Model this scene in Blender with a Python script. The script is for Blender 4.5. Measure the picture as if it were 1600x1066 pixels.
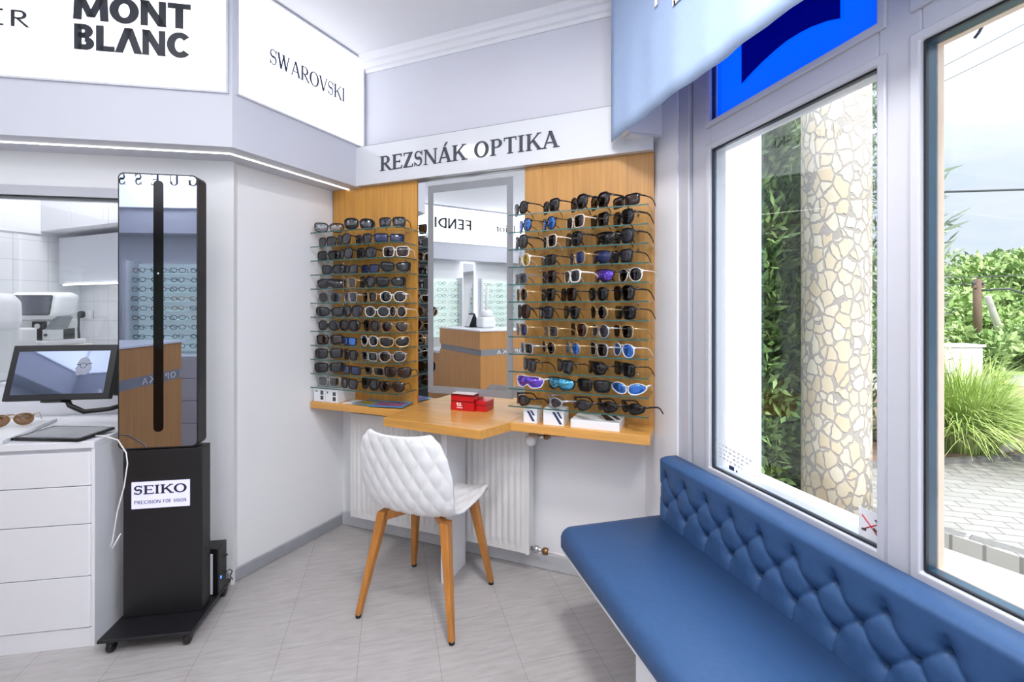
import bpy, bmesh, math, random
import numpy as np
from mathutils import Matrix, Vector

random.seed(7)
SC = bpy.context.scene
for o in list(bpy.data.objects):
    bpy.data.objects.remove(o)
COL = SC.collection

# ------------------------------------------------------------------ camera, world, sun, exposure
YAW = math.radians(14.78)
CAMH = 1.30
cam_d = bpy.data.cameras.new('camera')
cam = bpy.data.objects.new('camera', cam_d)
COL.objects.link(cam)
cam.location = (0, 0, CAMH)
cam.rotation_euler = (math.radians(90), 0, -YAW)
cam_d.sensor_width = 36
cam_d.lens = 720 / 1600 * 36
cam_d.shift_y = -51 / 1600
cam_d.clip_start = 0.02
cam_d.clip_end = 400
SC.camera = cam

SC.view_settings.view_transform = 'Standard'
SC.view_settings.look = 'None'
SC.view_settings.gamma = 1
SC.view_settings.exposure = 0.56
SC.view_settings.use_curve_mapping = False
SC.cycles.use_denoising = True
SC.cycles.max_bounces = 12
SC.cycles.transparent_max_bounces = 24
SC.cycles.glossy_bounces = 6
SC.cycles.caustics_reflective = False
SC.cycles.caustics_refractive = False
SC.cycles.sample_clamp_indirect = 6

SKY_STRENGTH = 3.2
SUN_STRENGTH = 5.0
LAMP_POWER = 9.6


def lin(c):
    return tuple(((x / 255) / 12.92 if x / 255 <= 0.04045 else ((x / 255 + 0.055) / 1.055) ** 2.4) for x in c)


world = bpy.data.worlds.new('sky')
SC.world = world
world.use_nodes = True
wt = world.node_tree
wt.nodes.clear()
wo = wt.nodes.new('ShaderNodeOutputWorld')
wb = wt.nodes.new('ShaderNodeBackground')
wtc = wt.nodes.new('ShaderNodeTexCoord')
wmap = wt.nodes.new('ShaderNodeMapping')
wmap.inputs['Scale'].default_value = (1.0, 1.0, 3.2)
wn = wt.nodes.new('ShaderNodeTexNoise')
wn.inputs['Scale'].default_value = 2.2
wn.inputs['Detail'].default_value = 7
wn.inputs['Roughness'].default_value = 0.55
wr = wt.nodes.new('ShaderNodeValToRGB')
wr.color_ramp.elements[0].position = 0.36
wr.color_ramp.elements[0].color = (0.56, 0.67, 0.80, 1)
wr.color_ramp.elements[1].position = 0.56
wr.color_ramp.elements[1].color = (0.76, 0.79, 0.82, 1)
wt.links.new(wtc.outputs['Generated'], wmap.inputs['Vector'])
wt.links.new(wmap.outputs['Vector'], wn.inputs['Vector'])
wt.links.new(wn.outputs['Fac'], wr.inputs['Fac'])
wt.links.new(wr.outputs['Color'], wb.inputs['Color'])
# an overcast sky: about four times as bright overhead as at the horizon
wsep = wt.nodes.new('ShaderNodeSeparateXYZ')
wgr = wt.nodes.new('ShaderNodeMapRange')
wgr.inputs['From Min'].default_value = 0.22
wgr.inputs['From Max'].default_value = 0.85
wgr.inputs['To Min'].default_value = 0.86 / 3.2
wgr.inputs['To Max'].default_value = 1.0
wgm = wt.nodes.new('ShaderNodeMath')
wgm.operation = 'MULTIPLY'
wgm.inputs[1].default_value = SKY_STRENGTH
wt.links.new(wtc.outputs['Generated'], wsep.inputs[0])
wt.links.new(wsep.outputs['Z'], wgr.inputs['Value'])
wt.links.new(wgr.outputs[0], wgm.inputs[0])
wt.links.new(wgm.outputs[0], wb.inputs['Strength'])
wt.links.new(wb.outputs[0], wo.inputs['Surface'])

sun_d = bpy.data.lights.new('sun', 'SUN')
sun_d.energy = SUN_STRENGTH
sun_d.angle = math.radians(6)
sun_d.color = (1.0, 0.97, 0.92)
sun = bpy.data.objects.new('sun', sun_d)
COL.objects.link(sun)
sun.rotation_euler = Vector((0.02, 0.70, -0.72)).to_track_quat('-Z', 'Y').to_euler()
sun.location = (0, 0, 8)

# ------------------------------------------------------------------ frames (x right along a wall, y into it, z up)


def frame(x, y, deg, z=0.0):
    return Matrix.Translation((x, y, z)) @ Matrix.Rotation(math.radians(deg), 4, 'Z')


IDF = Matrix.Identity(4)
FB = frame(-0.274, 2.962, -36.87)      # back wall with the sunglasses
FD = frame(-0.743, 2.432, 48.98)       # diagonal wall
FA = frame(-0.743, 2.432, -5.05)       # wall with the opening
FK = frame(-0.746, 2.150, -5.05)       # mirror kiosk
FC = frame(-1.100, 2.124, -5.05)       # drawer cabinet
FW = frame(1.14, 1.80, -90)            # window wall
FWEST = frame(-3.65, 0.0, 90)
FSOUTH = frame(0.0, -0.55, 180)
CEIL = 2.735

# ------------------------------------------------------------------ materials
MATS = {}


def new_mat(name):
    m = bpy.data.materials.new(name)
    m.use_nodes = True
    MATS[name] = m
    return m, m.node_tree, m.node_tree.nodes['Principled BSDF']


def noise_into(nt, bsdf, col, amt, scale, stretch=(1, 1, 1), detail=4, bump=0.0, bscale=None):
    tc = nt.nodes.new('ShaderNodeTexCoord')
    mp = nt.nodes.new('ShaderNodeMapping')
    mp.inputs['Scale'].default_value = stretch
    nz = nt.nodes.new('ShaderNodeTexNoise')
    nz.inputs['Scale'].default_value = scale
    nz.inputs['Detail'].default_value = detail
    nt.links.new(tc.outputs['Object'], mp.inputs['Vector'])
    nt.links.new(mp.outputs['Vector'], nz.inputs['Vector'])
    rp = nt.nodes.new('ShaderNodeValToRGB')
    rp.color_ramp.elements[0].position = 0.3
    rp.color_ramp.elements[1].position = 0.7
    rp.color_ramp.elements[0].color = tuple(min(1, c * (1 - amt)) for c in col) + (1,)
    rp.color_ramp.elements[1].color = tuple(min(1, c * (1 + amt)) for c in col) + (1,)
    nt.links.new(nz.outputs['Fac'], rp.inputs['Fac'])
    nt.links.new(rp.outputs['Color'], bsdf.inputs['Base Color'])
    if bump:
        bp = nt.nodes.new('ShaderNodeBump')
        bp.inputs['Strength'].default_value = bump
        bp.inputs['Distance'].default_value = 0.002
        nt.links.new(nz.outputs['Fac'], bp.inputs['Height'])
        nt.links.new(bp.outputs['Normal'], bsdf.inputs['Normal'])
    return nz, rp


def plain(name, rgb, rough=0.5, metal=0.0, amt=0.03, scale=12, stretch=(1, 1, 1), bump=0.0, spec=None, coat=0.0):
    m, nt, b = new_mat(name)
    b.inputs['Roughness'].default_value = rough
    b.inputs['Metallic'].default_value = metal
    if spec is not None:
        b.inputs['Specular IOR Level'].default_value = spec
    if coat:
        b.inputs['Coat Weight'].default_value = coat
        b.inputs['Coat Roughness'].default_value = 0.03
    noise_into(nt, b, lin(rgb), amt, scale, stretch, bump=bump)
    return m


def emitter(name, rgb, strength):
    m, nt, b = new_mat(name)
    b.inputs['Base Color'].default_value = lin(rgb) + (1,)
    b.inputs['Emission Color'].default_value = lin(rgb) + (1,)
    b.inputs['Emission Strength'].default_value = strength
    b.inputs['Roughness'].default_value = 0.4
    return m


def thin_glass(name, tint, gloss=0.08, rough=0.0):
    m = bpy.data.materials.new(name)
    m.use_nodes = True
    MATS[name] = m
    nt = m.node_tree
    nt.nodes.clear()
    out = nt.nodes.new('ShaderNodeOutputMaterial')
    mix = nt.nodes.new('ShaderNodeMixShader')
    tr = nt.nodes.new('ShaderNodeBsdfTransparent')
    gl = nt.nodes.new('ShaderNodeBsdfGlossy')
    gl.inputs['Roughness'].default_value = rough
    tr.inputs['Color'].default_value = tuple(tint) + (1,)
    fr = nt.nodes.new('ShaderNodeFresnel')
    fr.inputs['IOR'].default_value = 1.45
    mth = nt.nodes.new('ShaderNodeMath')
    mth.operation = 'MULTIPLY_ADD'
    mth.inputs[1].default_value = 0.09
    mth.inputs[2].default_value = gloss
    nt.links.new(fr.outputs[0], mth.inputs[0])
    nt.links.new(mth.outputs[0], mix.inputs['Fac'])
    nt.links.new(tr.outputs[0], mix.inputs[1])
    nt.links.new(gl.outputs[0], mix.inputs[2])
    nt.links.new(mix.outputs[0], out.inputs['Surface'])
    return m


plain('paint_white', (241, 242, 245), 0.6, amt=0.012, scale=3, bump=0.03)
plain('paint_grey', (240, 241, 246), 0.6, amt=0.012, scale=3, bump=0.03)
plain('paint_upper_dimmed', (216, 217, 226), 0.6, amt=0.012, scale=3)  # wall paint darkened for the upper wall, offsetting the strong light there
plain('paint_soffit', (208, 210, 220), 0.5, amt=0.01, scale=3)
plain('ceiling_paint', (241, 241, 245), 0.7, amt=0.01, scale=3)
plain('laminate_white', (234, 236, 242), 0.35, amt=0.01, scale=5)
plain('acrylic_white', (222, 224, 229), 0.08, amt=0.01, scale=4, coat=0.3)
plain('vinyl_white', (198, 199, 208), 0.3, amt=0.012, scale=6)
plain('metal_grey', (150, 152, 158), 0.35, metal=0.7, amt=0.05, scale=30, stretch=(1, 1, 8))
plain('base_grey', (172, 175, 182), 0.35, metal=0.35, amt=0.05, scale=20)
plain('base_light', (208, 210, 216), 0.4, metal=0.1, amt=0.04, scale=20)
plain('black_plastic', (18, 18, 20), 0.35, amt=0.1, scale=30)
plain('black_metal', (22, 22, 26), 0.42, amt=0.1, scale=30)
plain('black_gloss', (6, 6, 8), 0.12, amt=0.05, scale=20, spec=0.25)
plain('ink', (62, 66, 76), 0.5, amt=0.03)
plain('ink_dark', (34, 38, 48), 0.5, amt=0.03)
plain('ink_navy', (40, 48, 82), 0.5, amt=0.03)
plain('radiator_white', (229, 229, 230), 0.35, amt=0.015, scale=8)
plain('plastic_white', (238, 239, 242), 0.4, amt=0.012, scale=14)
plain('cream_plastic', (228, 230, 230), 0.4, amt=0.015, scale=14)
plain('chrome', (205, 208, 212), 0.15, metal=1.0, amt=0.02)
plain('brass', (146, 110, 74), 0.35, metal=0.8, amt=0.15, scale=60)
plain('red_card', (196, 18, 30), 0.3, amt=0.04, scale=10)
plain('dark_red', (96, 8, 18), 0.35, amt=0.05)
plain('white_card', (238, 239, 243), 0.5, amt=0.015)
plain('white_print', (250, 240, 240), 0.5, amt=0.01)
plain('navy_print', (38, 52, 96), 0.5, amt=0.05)
plain('brown_print', (58, 44, 42), 0.5, amt=0.05)
plain('grey_print', (70, 72, 80), 0.5, amt=0.3, scale=90)
plain('red_print', (208, 34, 58), 0.5, amt=0.05)
plain('pale_text', (206, 208, 214), 0.6, amt=0.05)
plain('fabric_banner', (166, 188, 222), 0.85, amt=0.02, scale=40, bump=0.1)
plain('gasket', (28, 34, 44), 0.4, amt=0.1)
plain('gasket_blue', (48, 78, 100), 0.25, amt=0.15, scale=6)
plain('tan_edge', (222, 200, 182), 0.5, amt=0.05)
plain('render_white', (242, 240, 237), 0.8, amt=0.03, scale=40, bump=0.25)
plain('stone_slab', (172, 169, 166), 0.7, amt=0.04, scale=14, bump=0.1)
plain('soil', (129, 105, 90), 0.9, amt=0.25, scale=18, bump=0.5)
plain('rock_pale', (172, 166, 157), 0.85, amt=0.12, scale=14, bump=0.5)
plain('curb_stone', (114, 112, 111), 0.85, amt=0.12, scale=40, bump=0.3)
plain('pole_wood', (97, 76, 65), 0.85, amt=0.2, scale=8, stretch=(6, 6, 0.6))
plain('pole_concrete', (144, 140, 135), 0.8, amt=0.06)
plain('wire_black', (52, 56, 62), 0.6, amt=0.05)
plain('cable_white', (236, 236, 240), 0.4, amt=0.02)
plain('frost_grey', (140, 142, 147), 0.55, amt=0.03, scale=8)
plain('drawer_gap', (70, 72, 80), 0.6)
plain('screen_grey', (150, 152, 156), 0.18, amt=0.03)
plain('machine_screen', (74, 78, 92), 0.08, amt=0.06, coat=0.5)
plain('machine_blue', (40, 96, 176), 0.12, amt=0.2, scale=6, coat=0.5)
plain('cable_black', (20, 20, 22), 0.5)
plain('display_back', (226, 238, 236), 0.3, amt=0.01)
emitter('lightbox', (247, 249, 255), 0.85)
emitter('led_white', (255, 252, 244), 3.2)
emitter('lamp_diffuser', (255, 252, 246), 6.0)
emitter('logo_panel', (214, 214, 246), 0.32)
emitter('display_lit', (222, 240, 236), 0.35)
emitter('led_blue', (60, 120, 255), 3.0)


def wood(name, rgb, grain=(30, 30, 1.2), amt=0.16, rough=0.38):
    m, nt, b = new_mat(name)
    b.inputs['Roughness'].default_value = rough
    nz, rp = noise_into(nt, b, lin(rgb), amt, 2.2, grain, detail=6)
    nz.inputs['Distortion'].default_value = 0.3
    return m


wood('wood_panel', (206, 148, 66))
wood('wood_panel_toned', (190, 138, 72))  # same veneer toned down, offsetting stronger light on the panel beside the window
wood('wood_desk', (216, 158, 82), grain=(1.2, 26, 26), amt=0.12, rough=0.25)
wood('wood_leg', (186, 122, 56), grain=(22, 22, 1.4), amt=0.2, rough=0.35)
wood('wood_counter', (196, 140, 78), amt=0.12)

m, nt, b = new_mat('mirror')
b.inputs['Base Color'].default_value = (0.93, 0.95, 0.95, 1)
b.inputs['Metallic'].default_value = 1
b.inputs['Roughness'].default_value = 0.0
m, nt, b = new_mat('kiosk_mirror')
b.inputs['Base Color'].default_value = (0.36, 0.40, 0.51, 1)
b.inputs['Metallic'].default_value = 1
b.inputs['Roughness'].default_value = 0.0
m, nt, b = new_mat('screen_glossy')
b.inputs['Base Color'].default_value = (0.26, 0.30, 0.41, 1)
b.inputs['Metallic'].default_value = 1.0
b.inputs['Roughness'].default_value = 0.03

thin_glass('window_glass', (0.97, 0.985, 0.99), 0.01)
thin_glass('shelf_glass', (0.97, 0.99, 0.985), 0.03)
thin_glass('teal_glass', (0.78, 0.91, 0.89), 0.02)
thin_glass('lab_glass', (0.95, 0.96, 0.97), 0.04)
plain('glass_edge', (46, 92, 88), 0.15, amt=0.05)


def film(name, rgb, trans):
    m = bpy.data.materials.new(name)
    m.use_nodes = True
    MATS[name] = m
    nt = m.node_tree
    nt.nodes.clear()
    out = nt.nodes.new('ShaderNodeOutputMaterial')
    add = nt.nodes.new('ShaderNodeAddShader')
    tr = nt.nodes.new('ShaderNodeBsdfTranslucent')
    df = nt.nodes.new('ShaderNodeBsdfDiffuse')
    tr.inputs['Color'].default_value = tuple(trans) + (1,)
    df.inputs['Color'].default_value = tuple(0.2 * x for x in lin(rgb)) + (1,)
    nt.links.new(tr.outputs[0], add.inputs[0])
    nt.links.new(df.outputs[0], add.inputs[1])
    nt.links.new(add.outputs[0], out.inputs['Surface'])


film('film_blue', (0, 96, 240), (0.0, 0.30, 1.0))
film('film_navy', (0, 40, 130), (0.0, 0.055, 0.33))

# leather-like fabric
m, nt, b = new_mat('blue_upholstery')
b.inputs['Roughness'].default_value = 0.5
b.inputs['Specular IOR Level'].default_value = 0.35
noise_into(nt, b, lin((54, 86, 130)), 0.05, 60, bump=0.08)
plain('button_blue', (30, 50, 86), 0.5, amt=0.03)

# floor: grey vinyl planks with a streaky grain
m, nt, b = new_mat('floor_vinyl')
b.inputs['Roughness'].default_value = 0.42
tc = nt.nodes.new('ShaderNodeTexCoord')
mp = nt.nodes.new('ShaderNodeMapping')
mp.inputs['Scale'].default_value = (5, 34, 1)
nz = nt.nodes.new('ShaderNodeTexNoise')
nz.inputs['Scale'].default_value = 1.6
nz.inputs['Detail'].default_value = 8
nz.inputs['Roughness'].default_value = 0.65
nt.links.new(tc.outputs['Object'], mp.inputs['Vector'])
nt.links.new(mp.outputs['Vector'], nz.inputs['Vector'])
rp = nt.nodes.new('ShaderNodeValToRGB')
rp.color_ramp.elements[0].position = 0.28
rp.color_ramp.elements[0].color = lin((168, 164, 163)) + (1,)
rp.color_ramp.elements[1].position = 0.72
rp.color_ramp.elements[1].color = lin((192, 189, 188)) + (1,)
nt.links.new(nz.outputs['Fac'], rp.inputs['Fac'])
mp2 = nt.nodes.new('ShaderNodeMapping')
mp2.inputs['Rotation'].default_value = (0, 0, math.radians(90))
mp2.inputs['Location'].default_value = (0.12, 0.115, 0)
br = nt.nodes.new('ShaderNodeTexBrick')
br.offset = 0.5
br.inputs['Scale'].default_value = 1.0
br.inputs['Brick Width'].default_value = 0.60
br.inputs['Row Height'].default_value = 0.29
br.inputs['Mortar Size'].default_value = 0.0012
br.inputs['Mortar Smooth'].default_value = 0.2
br.inputs['Color1'].default_value = (1, 1, 1, 1)
br.inputs['Color2'].default_value = (0.95, 0.95, 0.95, 1)
br.inputs['Mortar'].default_value = (0.62, 0.61, 0.60, 1)
nt.links.new(tc.outputs['Object'], mp2.inputs['Vector'])
nt.links.new(mp2.outputs['Vector'], br.inputs['Vector'])
mul = nt.nodes.new('ShaderNodeMixRGB')
mul.blend_type = 'MULTIPLY'
mul.inputs['Fac'].default_value = 1
nt.links.new(rp.outputs['Color'], mul.inputs[1])
nt.links.new(br.outputs['Color'], mul.inputs[2])
nt.links.new(mul.outputs[0], b.inputs['Base Color'])


def brick_mat(name, c1, c2, mortar, bw, rh, ms, rot=0.0, rough=0.7, axes=None):
    m, nt, b = new_mat(name)
    b.inputs['Roughness'].default_value = rough
    tc = nt.nodes.new('ShaderNodeTexCoord')
    mp = nt.nodes.new('ShaderNodeMapping')
    mp.inputs['Rotation'].default_value = axes or (0, 0, math.radians(rot))
    br = nt.nodes.new('ShaderNodeTexBrick')
    br.inputs['Scale'].default_value = 1
    br.inputs['Brick Width'].default_value = bw
    br.inputs['Row Height'].default_value = rh
    br.inputs['Mortar Size'].default_value = ms
    br.inputs['Color1'].default_value = lin(c1) + (1,)
    br.inputs['Color2'].default_value = lin(c2) + (1,)
    br.inputs['Mortar'].default_value = lin(mortar) + (1,)
    nt.links.new(tc.outputs['Object'], mp.inputs['Vector'])
    nt.links.new(mp.outputs['Vector'], br.inputs['Vector'])
    nt.links.new(br.outputs['Color'], b.inputs['Base Color'])
    return m, nt, b, br


brick_mat('paving', (157, 154, 150), (144, 141, 138), (114, 111, 108), 0.20, 0.10, 0.006, rot=32, rough=0.8)
m_, nt_, b_, br_ = brick_mat('tiles_white', (240, 242, 245), (236, 238, 242), (206, 209, 214), 0.17, 0.135, 0.0018,
                             rough=0.12, axes=(math.radians(90), 0, 0))
br_.offset = 0.0

# cladding of irregular stones
m, nt, b = new_mat('stone_cladding')
b.inputs['Roughness'].default_value = 0.8
tc = nt.nodes.new('ShaderNodeTexCoord')
mp = nt.nodes.new('ShaderNodeMapping')
mp.inputs['Scale'].default_value = (16.5, 16.5, 10.6)
dn = nt.nodes.new('ShaderNodeTexNoise')
dn.inputs['Scale'].default_value = 1.3
vm = nt.nodes.new('ShaderNodeVectorMath')
vm.operation = 'MULTIPLY_ADD'
vm.inputs[1].default_value = (0.5, 0.5, 0.5)
v1 = nt.nodes.new('ShaderNodeTexVoronoi')
v1.feature = 'DISTANCE_TO_EDGE'
v1.inputs['Scale'].default_value = 1.0
v2 = nt.nodes.new('ShaderNodeTexVoronoi')
v2.inputs['Scale'].default_value = 1.0
nt.links.new(tc.outputs['Object'], mp.inputs['Vector'])
nt.links.new(mp.outputs['Vector'], dn.inputs['Vector'])
nt.links.new(dn.outputs['Color'], vm.inputs[0])
nt.links.new(mp.outputs['Vector'], vm.inputs[2])
nt.links.new(vm.outputs['Vector'], v1.inputs['Vector'])
nt.links.new(vm.outputs['Vector'], v2.inputs['Vector'])
sp = nt.nodes.new('ShaderNodeSeparateColor')
nt.links.new(v2.outputs['Color'], sp.inputs[0])
cr = nt.nodes.new('ShaderNodeValToRGB')
cr.color_ramp.elements[0].color = lin((176, 161, 138)) + (1,)
cr.color_ramp.elements[1].color = lin((185, 178, 164)) + (1,)
nt.links.new(sp.outputs[0], cr.inputs['Fac'])
er = nt.nodes.new('ShaderNodeValToRGB')
er.color_ramp.elements[0].position = 0.055
er.color_ramp.elements[1].position = 0.085
nt.links.new(v1.outputs['Distance'], er.inputs['Fac'])
mx = nt.nodes.new('ShaderNodeMixRGB')
mx.inputs[1].default_value = lin((141, 135, 131)) + (1,)
nt.links.new(er.outputs['Color'], mx.inputs['Fac'])
nt.links.new(cr.outputs['Color'], mx.inputs[2])
nt.links.new(mx.outputs[0], b.inputs['Base Color'])
bp = nt.nodes.new('ShaderNodeBump')
bp.inputs['Distance'].default_value = 0.01
bp.inputs['Strength'].default_value = 0.6
nt.links.new(er.outputs['Color'], bp.inputs['Height'])
nt.links.new(bp.outputs['Normal'], b.inputs['Normal'])


def leaf_mat(name, c1, c2, scale=3.0):
    m, nt, b = new_mat(name)
    b.inputs['Roughness'].default_value = 0.6
    nz, rp = noise_into(nt, b, (0.1, 0.1, 0.1), 0.1, scale, detail=5)
    rp.color_ramp.elements[0].color = lin(c1) + (1,)
    rp.color_ramp.elements[1].color = lin(c2) + (1,)
    b.inputs['Subsurface Weight'].default_value = 0.0
    return m


leaf_mat('leaf_conifer', (56, 84, 40), (128, 156, 92), 9)
leaf_mat('leaf_grass', (140, 168, 72), (190, 205, 128), 7)
leaf_mat('leaf_tree', (108, 140, 74), (164, 184, 118), 1.6)
leaf_mat('leaf_pale', (114, 135, 106), (161, 170, 155), 5)
plain('bark', (84, 64, 50), 0.9, amt=0.2)
plain('stem_green', (91, 114, 53), 0.7, amt=0.1)

# ------------------------------------------------------------------ geometry helpers


class MB:
    def __init__(self):
        self.v, self.f, self.s = [], [], []

    def add(self, verts, faces, smooth=False):
        o = len(self.v)
        self.v += [tuple(p) for p in verts]
        for f in faces:
            self.f.append([i + o for i in f])
            self.s.append(smooth)
        return self

    def box(self, x0, x1, y0, y1, z0, z1):
        v = [(x0, y0, z0), (x1, y0, z0), (x1, y1, z0), (x0, y1, z0), (x0, y0, z1), (x1, y0, z1), (x1, y1, z1), (x0, y1, z1)]
        return self.add(v, [(0, 3, 2, 1), (4, 5, 6, 7), (0, 1, 5, 4), (1, 2, 6, 5), (2, 3, 7, 6), (3, 0, 4, 7)])

    def loft(self, rings, cap=True, smooth=True, closed=True):
        n = len(rings[0])
        v = [p for r in rings for p in r]
        f = []
        for i in range(len(rings) - 1):
            for j in range(n if closed else n - 1):
                k = (j + 1) % n
                f.append((i * n + j, i * n + k, (i + 1) * n + k, (i + 1) * n + j))
        self.add(v, f, smooth)
        if cap:
            o = len(self.v) - len(v)
            self.f.append([o + j for j in range(n)][::-1])
            self.s.append(False)
            self.f.append([o + (len(rings) - 1) * n + j for j in range(n)])
            self.s.append(False)
        return self

    def prism(self, poly, z0, z1, smooth=False):
        return self.loft([[(x, y, z0) for x, y in poly], [(x, y, z1) for x, y in poly]], True, smooth)

    def yprism(self, poly, y0, y1, smooth=False):
        return self.loft([[(x, y0, z) for x, z in poly], [(x, y1, z) for x, z in poly]], True, smooth)

    def xprism(self, poly, x0, x1, smooth=False):
        return self.loft([[(x0, y, z) for y, z in poly], [(x1, y, z) for y, z in poly]], True, smooth)

    def tube(self, pts, r, n=8, cap=True):
        pts = [Vector(p) for p in pts]
        rs = r if isinstance(r, (list, tuple)) else [r] * len(pts)
        rings = []
        up = None
        for i, p in enumerate(pts):
            t = (pts[min(i + 1, len(pts) - 1)] - pts[max(i - 1, 0)]).normalized()
            if up is None:
                up = Vector((0, 0, 1)) if abs(t.z) < 0.9 else Vector((1, 0, 0))
            a = t.cross(up)
            a = a.normalized() if a.length > 1e-6 else t.orthogonal().normalized()
            c = a.cross(t).normalized()
            up = c
            rings.append([tuple(p + a * rs[i] * math.cos(2 * math.pi * k / n) + c * rs[i] * math.sin(2 * math.pi * k / n)) for k in range(n)])
        return self.loft(rings, cap)

    def lathe(self, prof, n=24, c=(0, 0), axis='z'):
        rings = []
        for r, h in prof:
            ring = []
            for k in range(n):
                a = 2 * math.pi * k / n
                x, y = r * math.cos(a), r * math.sin(a)
                if axis == 'z':
                    ring.append((c[0] + x, c[1] + y, h))
                elif axis == 'y':
                    ring.append((c[0] + x, h, c[1] + y))
                else:
                    ring.append((h, c[0] + x, c[1] + y))
            rings.append(ring)
        return self.loft(rings)

    def ball(self, c, r, n=12, sq=(1, 1, 1)):
        rings = []
        for i in range(1, n // 2):
            a = math.pi * i / (n // 2)
            rings.append([(c[0] + sq[0] * r * math.sin(a) * math.cos(2 * math.pi * k / n), c[1] + sq[1] * r * math.sin(a) * math.sin(2 * math.pi * k / n),
                           c[2] - sq[2] * r * math.cos(a)) for k in range(n)])
        return self.loft(rings)

    def grid(self, P, smooth=True):
        nu, nv = len(P), len(P[0])
        v = [p for r in P for p in r]
        f = [(i * nv + j, i * nv + j + 1, (i + 1) * nv + j + 1, (i + 1) * nv + j) for i in range(nu - 1) for j in range(nv - 1)]
        return self.add(v, f, smooth)

    def mesh(self, name, base=(0, 0, 0), bevel=0.0, seg=2, recalc=True):
        bx, by, bz = base
        me = bpy.data.meshes.new(name)
        me.from_pydata([(x - bx, y - by, z - bz) for x, y, z in self.v], [], self.f)
        me.polygons.foreach_set('use_smooth', self.s)
        me.update()
        if recalc or bevel:
            bm = bmesh.new()
            bm.from_mesh(me)
            if recalc:
                bmesh.ops.recalc_face_normals(bm, faces=bm.faces)
            if bevel:
                ed = [e for e in bm.edges if len(e.link_faces) == 2 and e.calc_face_angle(0) > 0.6]
                r = bmesh.ops.bevel(bm, geom=ed, offset=bevel, segments=seg, profile=0.5, affect='EDGES', clamp_overlap=True)
                if seg > 1:
                    for f in r['faces']:
                        f.smooth = True
            bm.to_mesh(me)
            bm.free()
        return me

    def build(self, name, mat, parent=None, F=IDF, base=(0, 0, 0), bevel=0.0, seg=2, recalc=True):
        """a mesh object: a part of PARENT (geometry given in the parent thing's frame), or top level at BASE of frame F"""
        if parent is not None:
            base = BASE[parent.name]
        me = self.mesh(name, base, bevel, seg, recalc)
        me.materials.append(MATS[mat] if isinstance(mat, str) else mat)
        o = bpy.data.objects.new(name, me)
        COL.objects.link(o)
        if parent is not None:
            o.parent = parent
        else:
            o.matrix_world = F @ Matrix.Translation(base)
        BASE[o.name] = base
        return o


BASE = {}


def tag(o, label, cat, group=None, kind=None):
    o['label'] = label
    o['category'] = cat
    if group:
        o['group'] = group
    if kind:
        o['kind'] = kind
    return o


def thing(name, label, cat, F=IDF, base=(0, 0, 0), group=None):
    o = bpy.data.objects.new(name, None)
    o.empty_display_size = 0.05
    COL.objects.link(o)
    o.matrix_world = F @ Matrix.Translation(base)
    BASE[o.name] = tuple(base)
    return tag(o, label, cat, group)


def struct(mb, name, mat, F=IDF, bevel=0.0, base=(0, 0, 0)):
    o = mb.build(name, mat, None, F, base, bevel)
    o['kind'] = 'structure'
    return o


def rrect(x0, x1, z0, z1, r, n=5):
    pts = []
    for cx, cz, a0 in ((x1 - r, z1 - r, 0), (x0 + r, z1 - r, 90), (x0 + r, z0 + r, 180), (x1 - r, z0 + r, 270)):
        for k in range(n + 1):
            a = math.radians(a0 + 90 * k / n)
            pts.append((cx + r * math.cos(a), cz + r * math.sin(a)))
    return pts


def ring_plate(mb, outer, inner, y0, y1):
    """a flat frame between two outlines with as many points, in the xz plane"""
    n = len(outer)
    v = [(x, y0, z) for x, z in outer] + [(x, y0, z) for x, z in inner] + [(x, y1, z) for x, z in outer] + [(x, y1, z) for x, z in inner]
    f = []
    for j in range(n):
        k = (j + 1) % n
        f += [(j, k, n + k, n + j), (2 * n + j, 3 * n + j, 3 * n + k, 2 * n + k), (j, 2 * n + j, 2 * n + k, k), (n + j, n + k, 3 * n + k, 3 * n + j)]
    mb.add(v, f)


# ------------------------------------------------------------------ lettering drawn stroke by stroke


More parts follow.
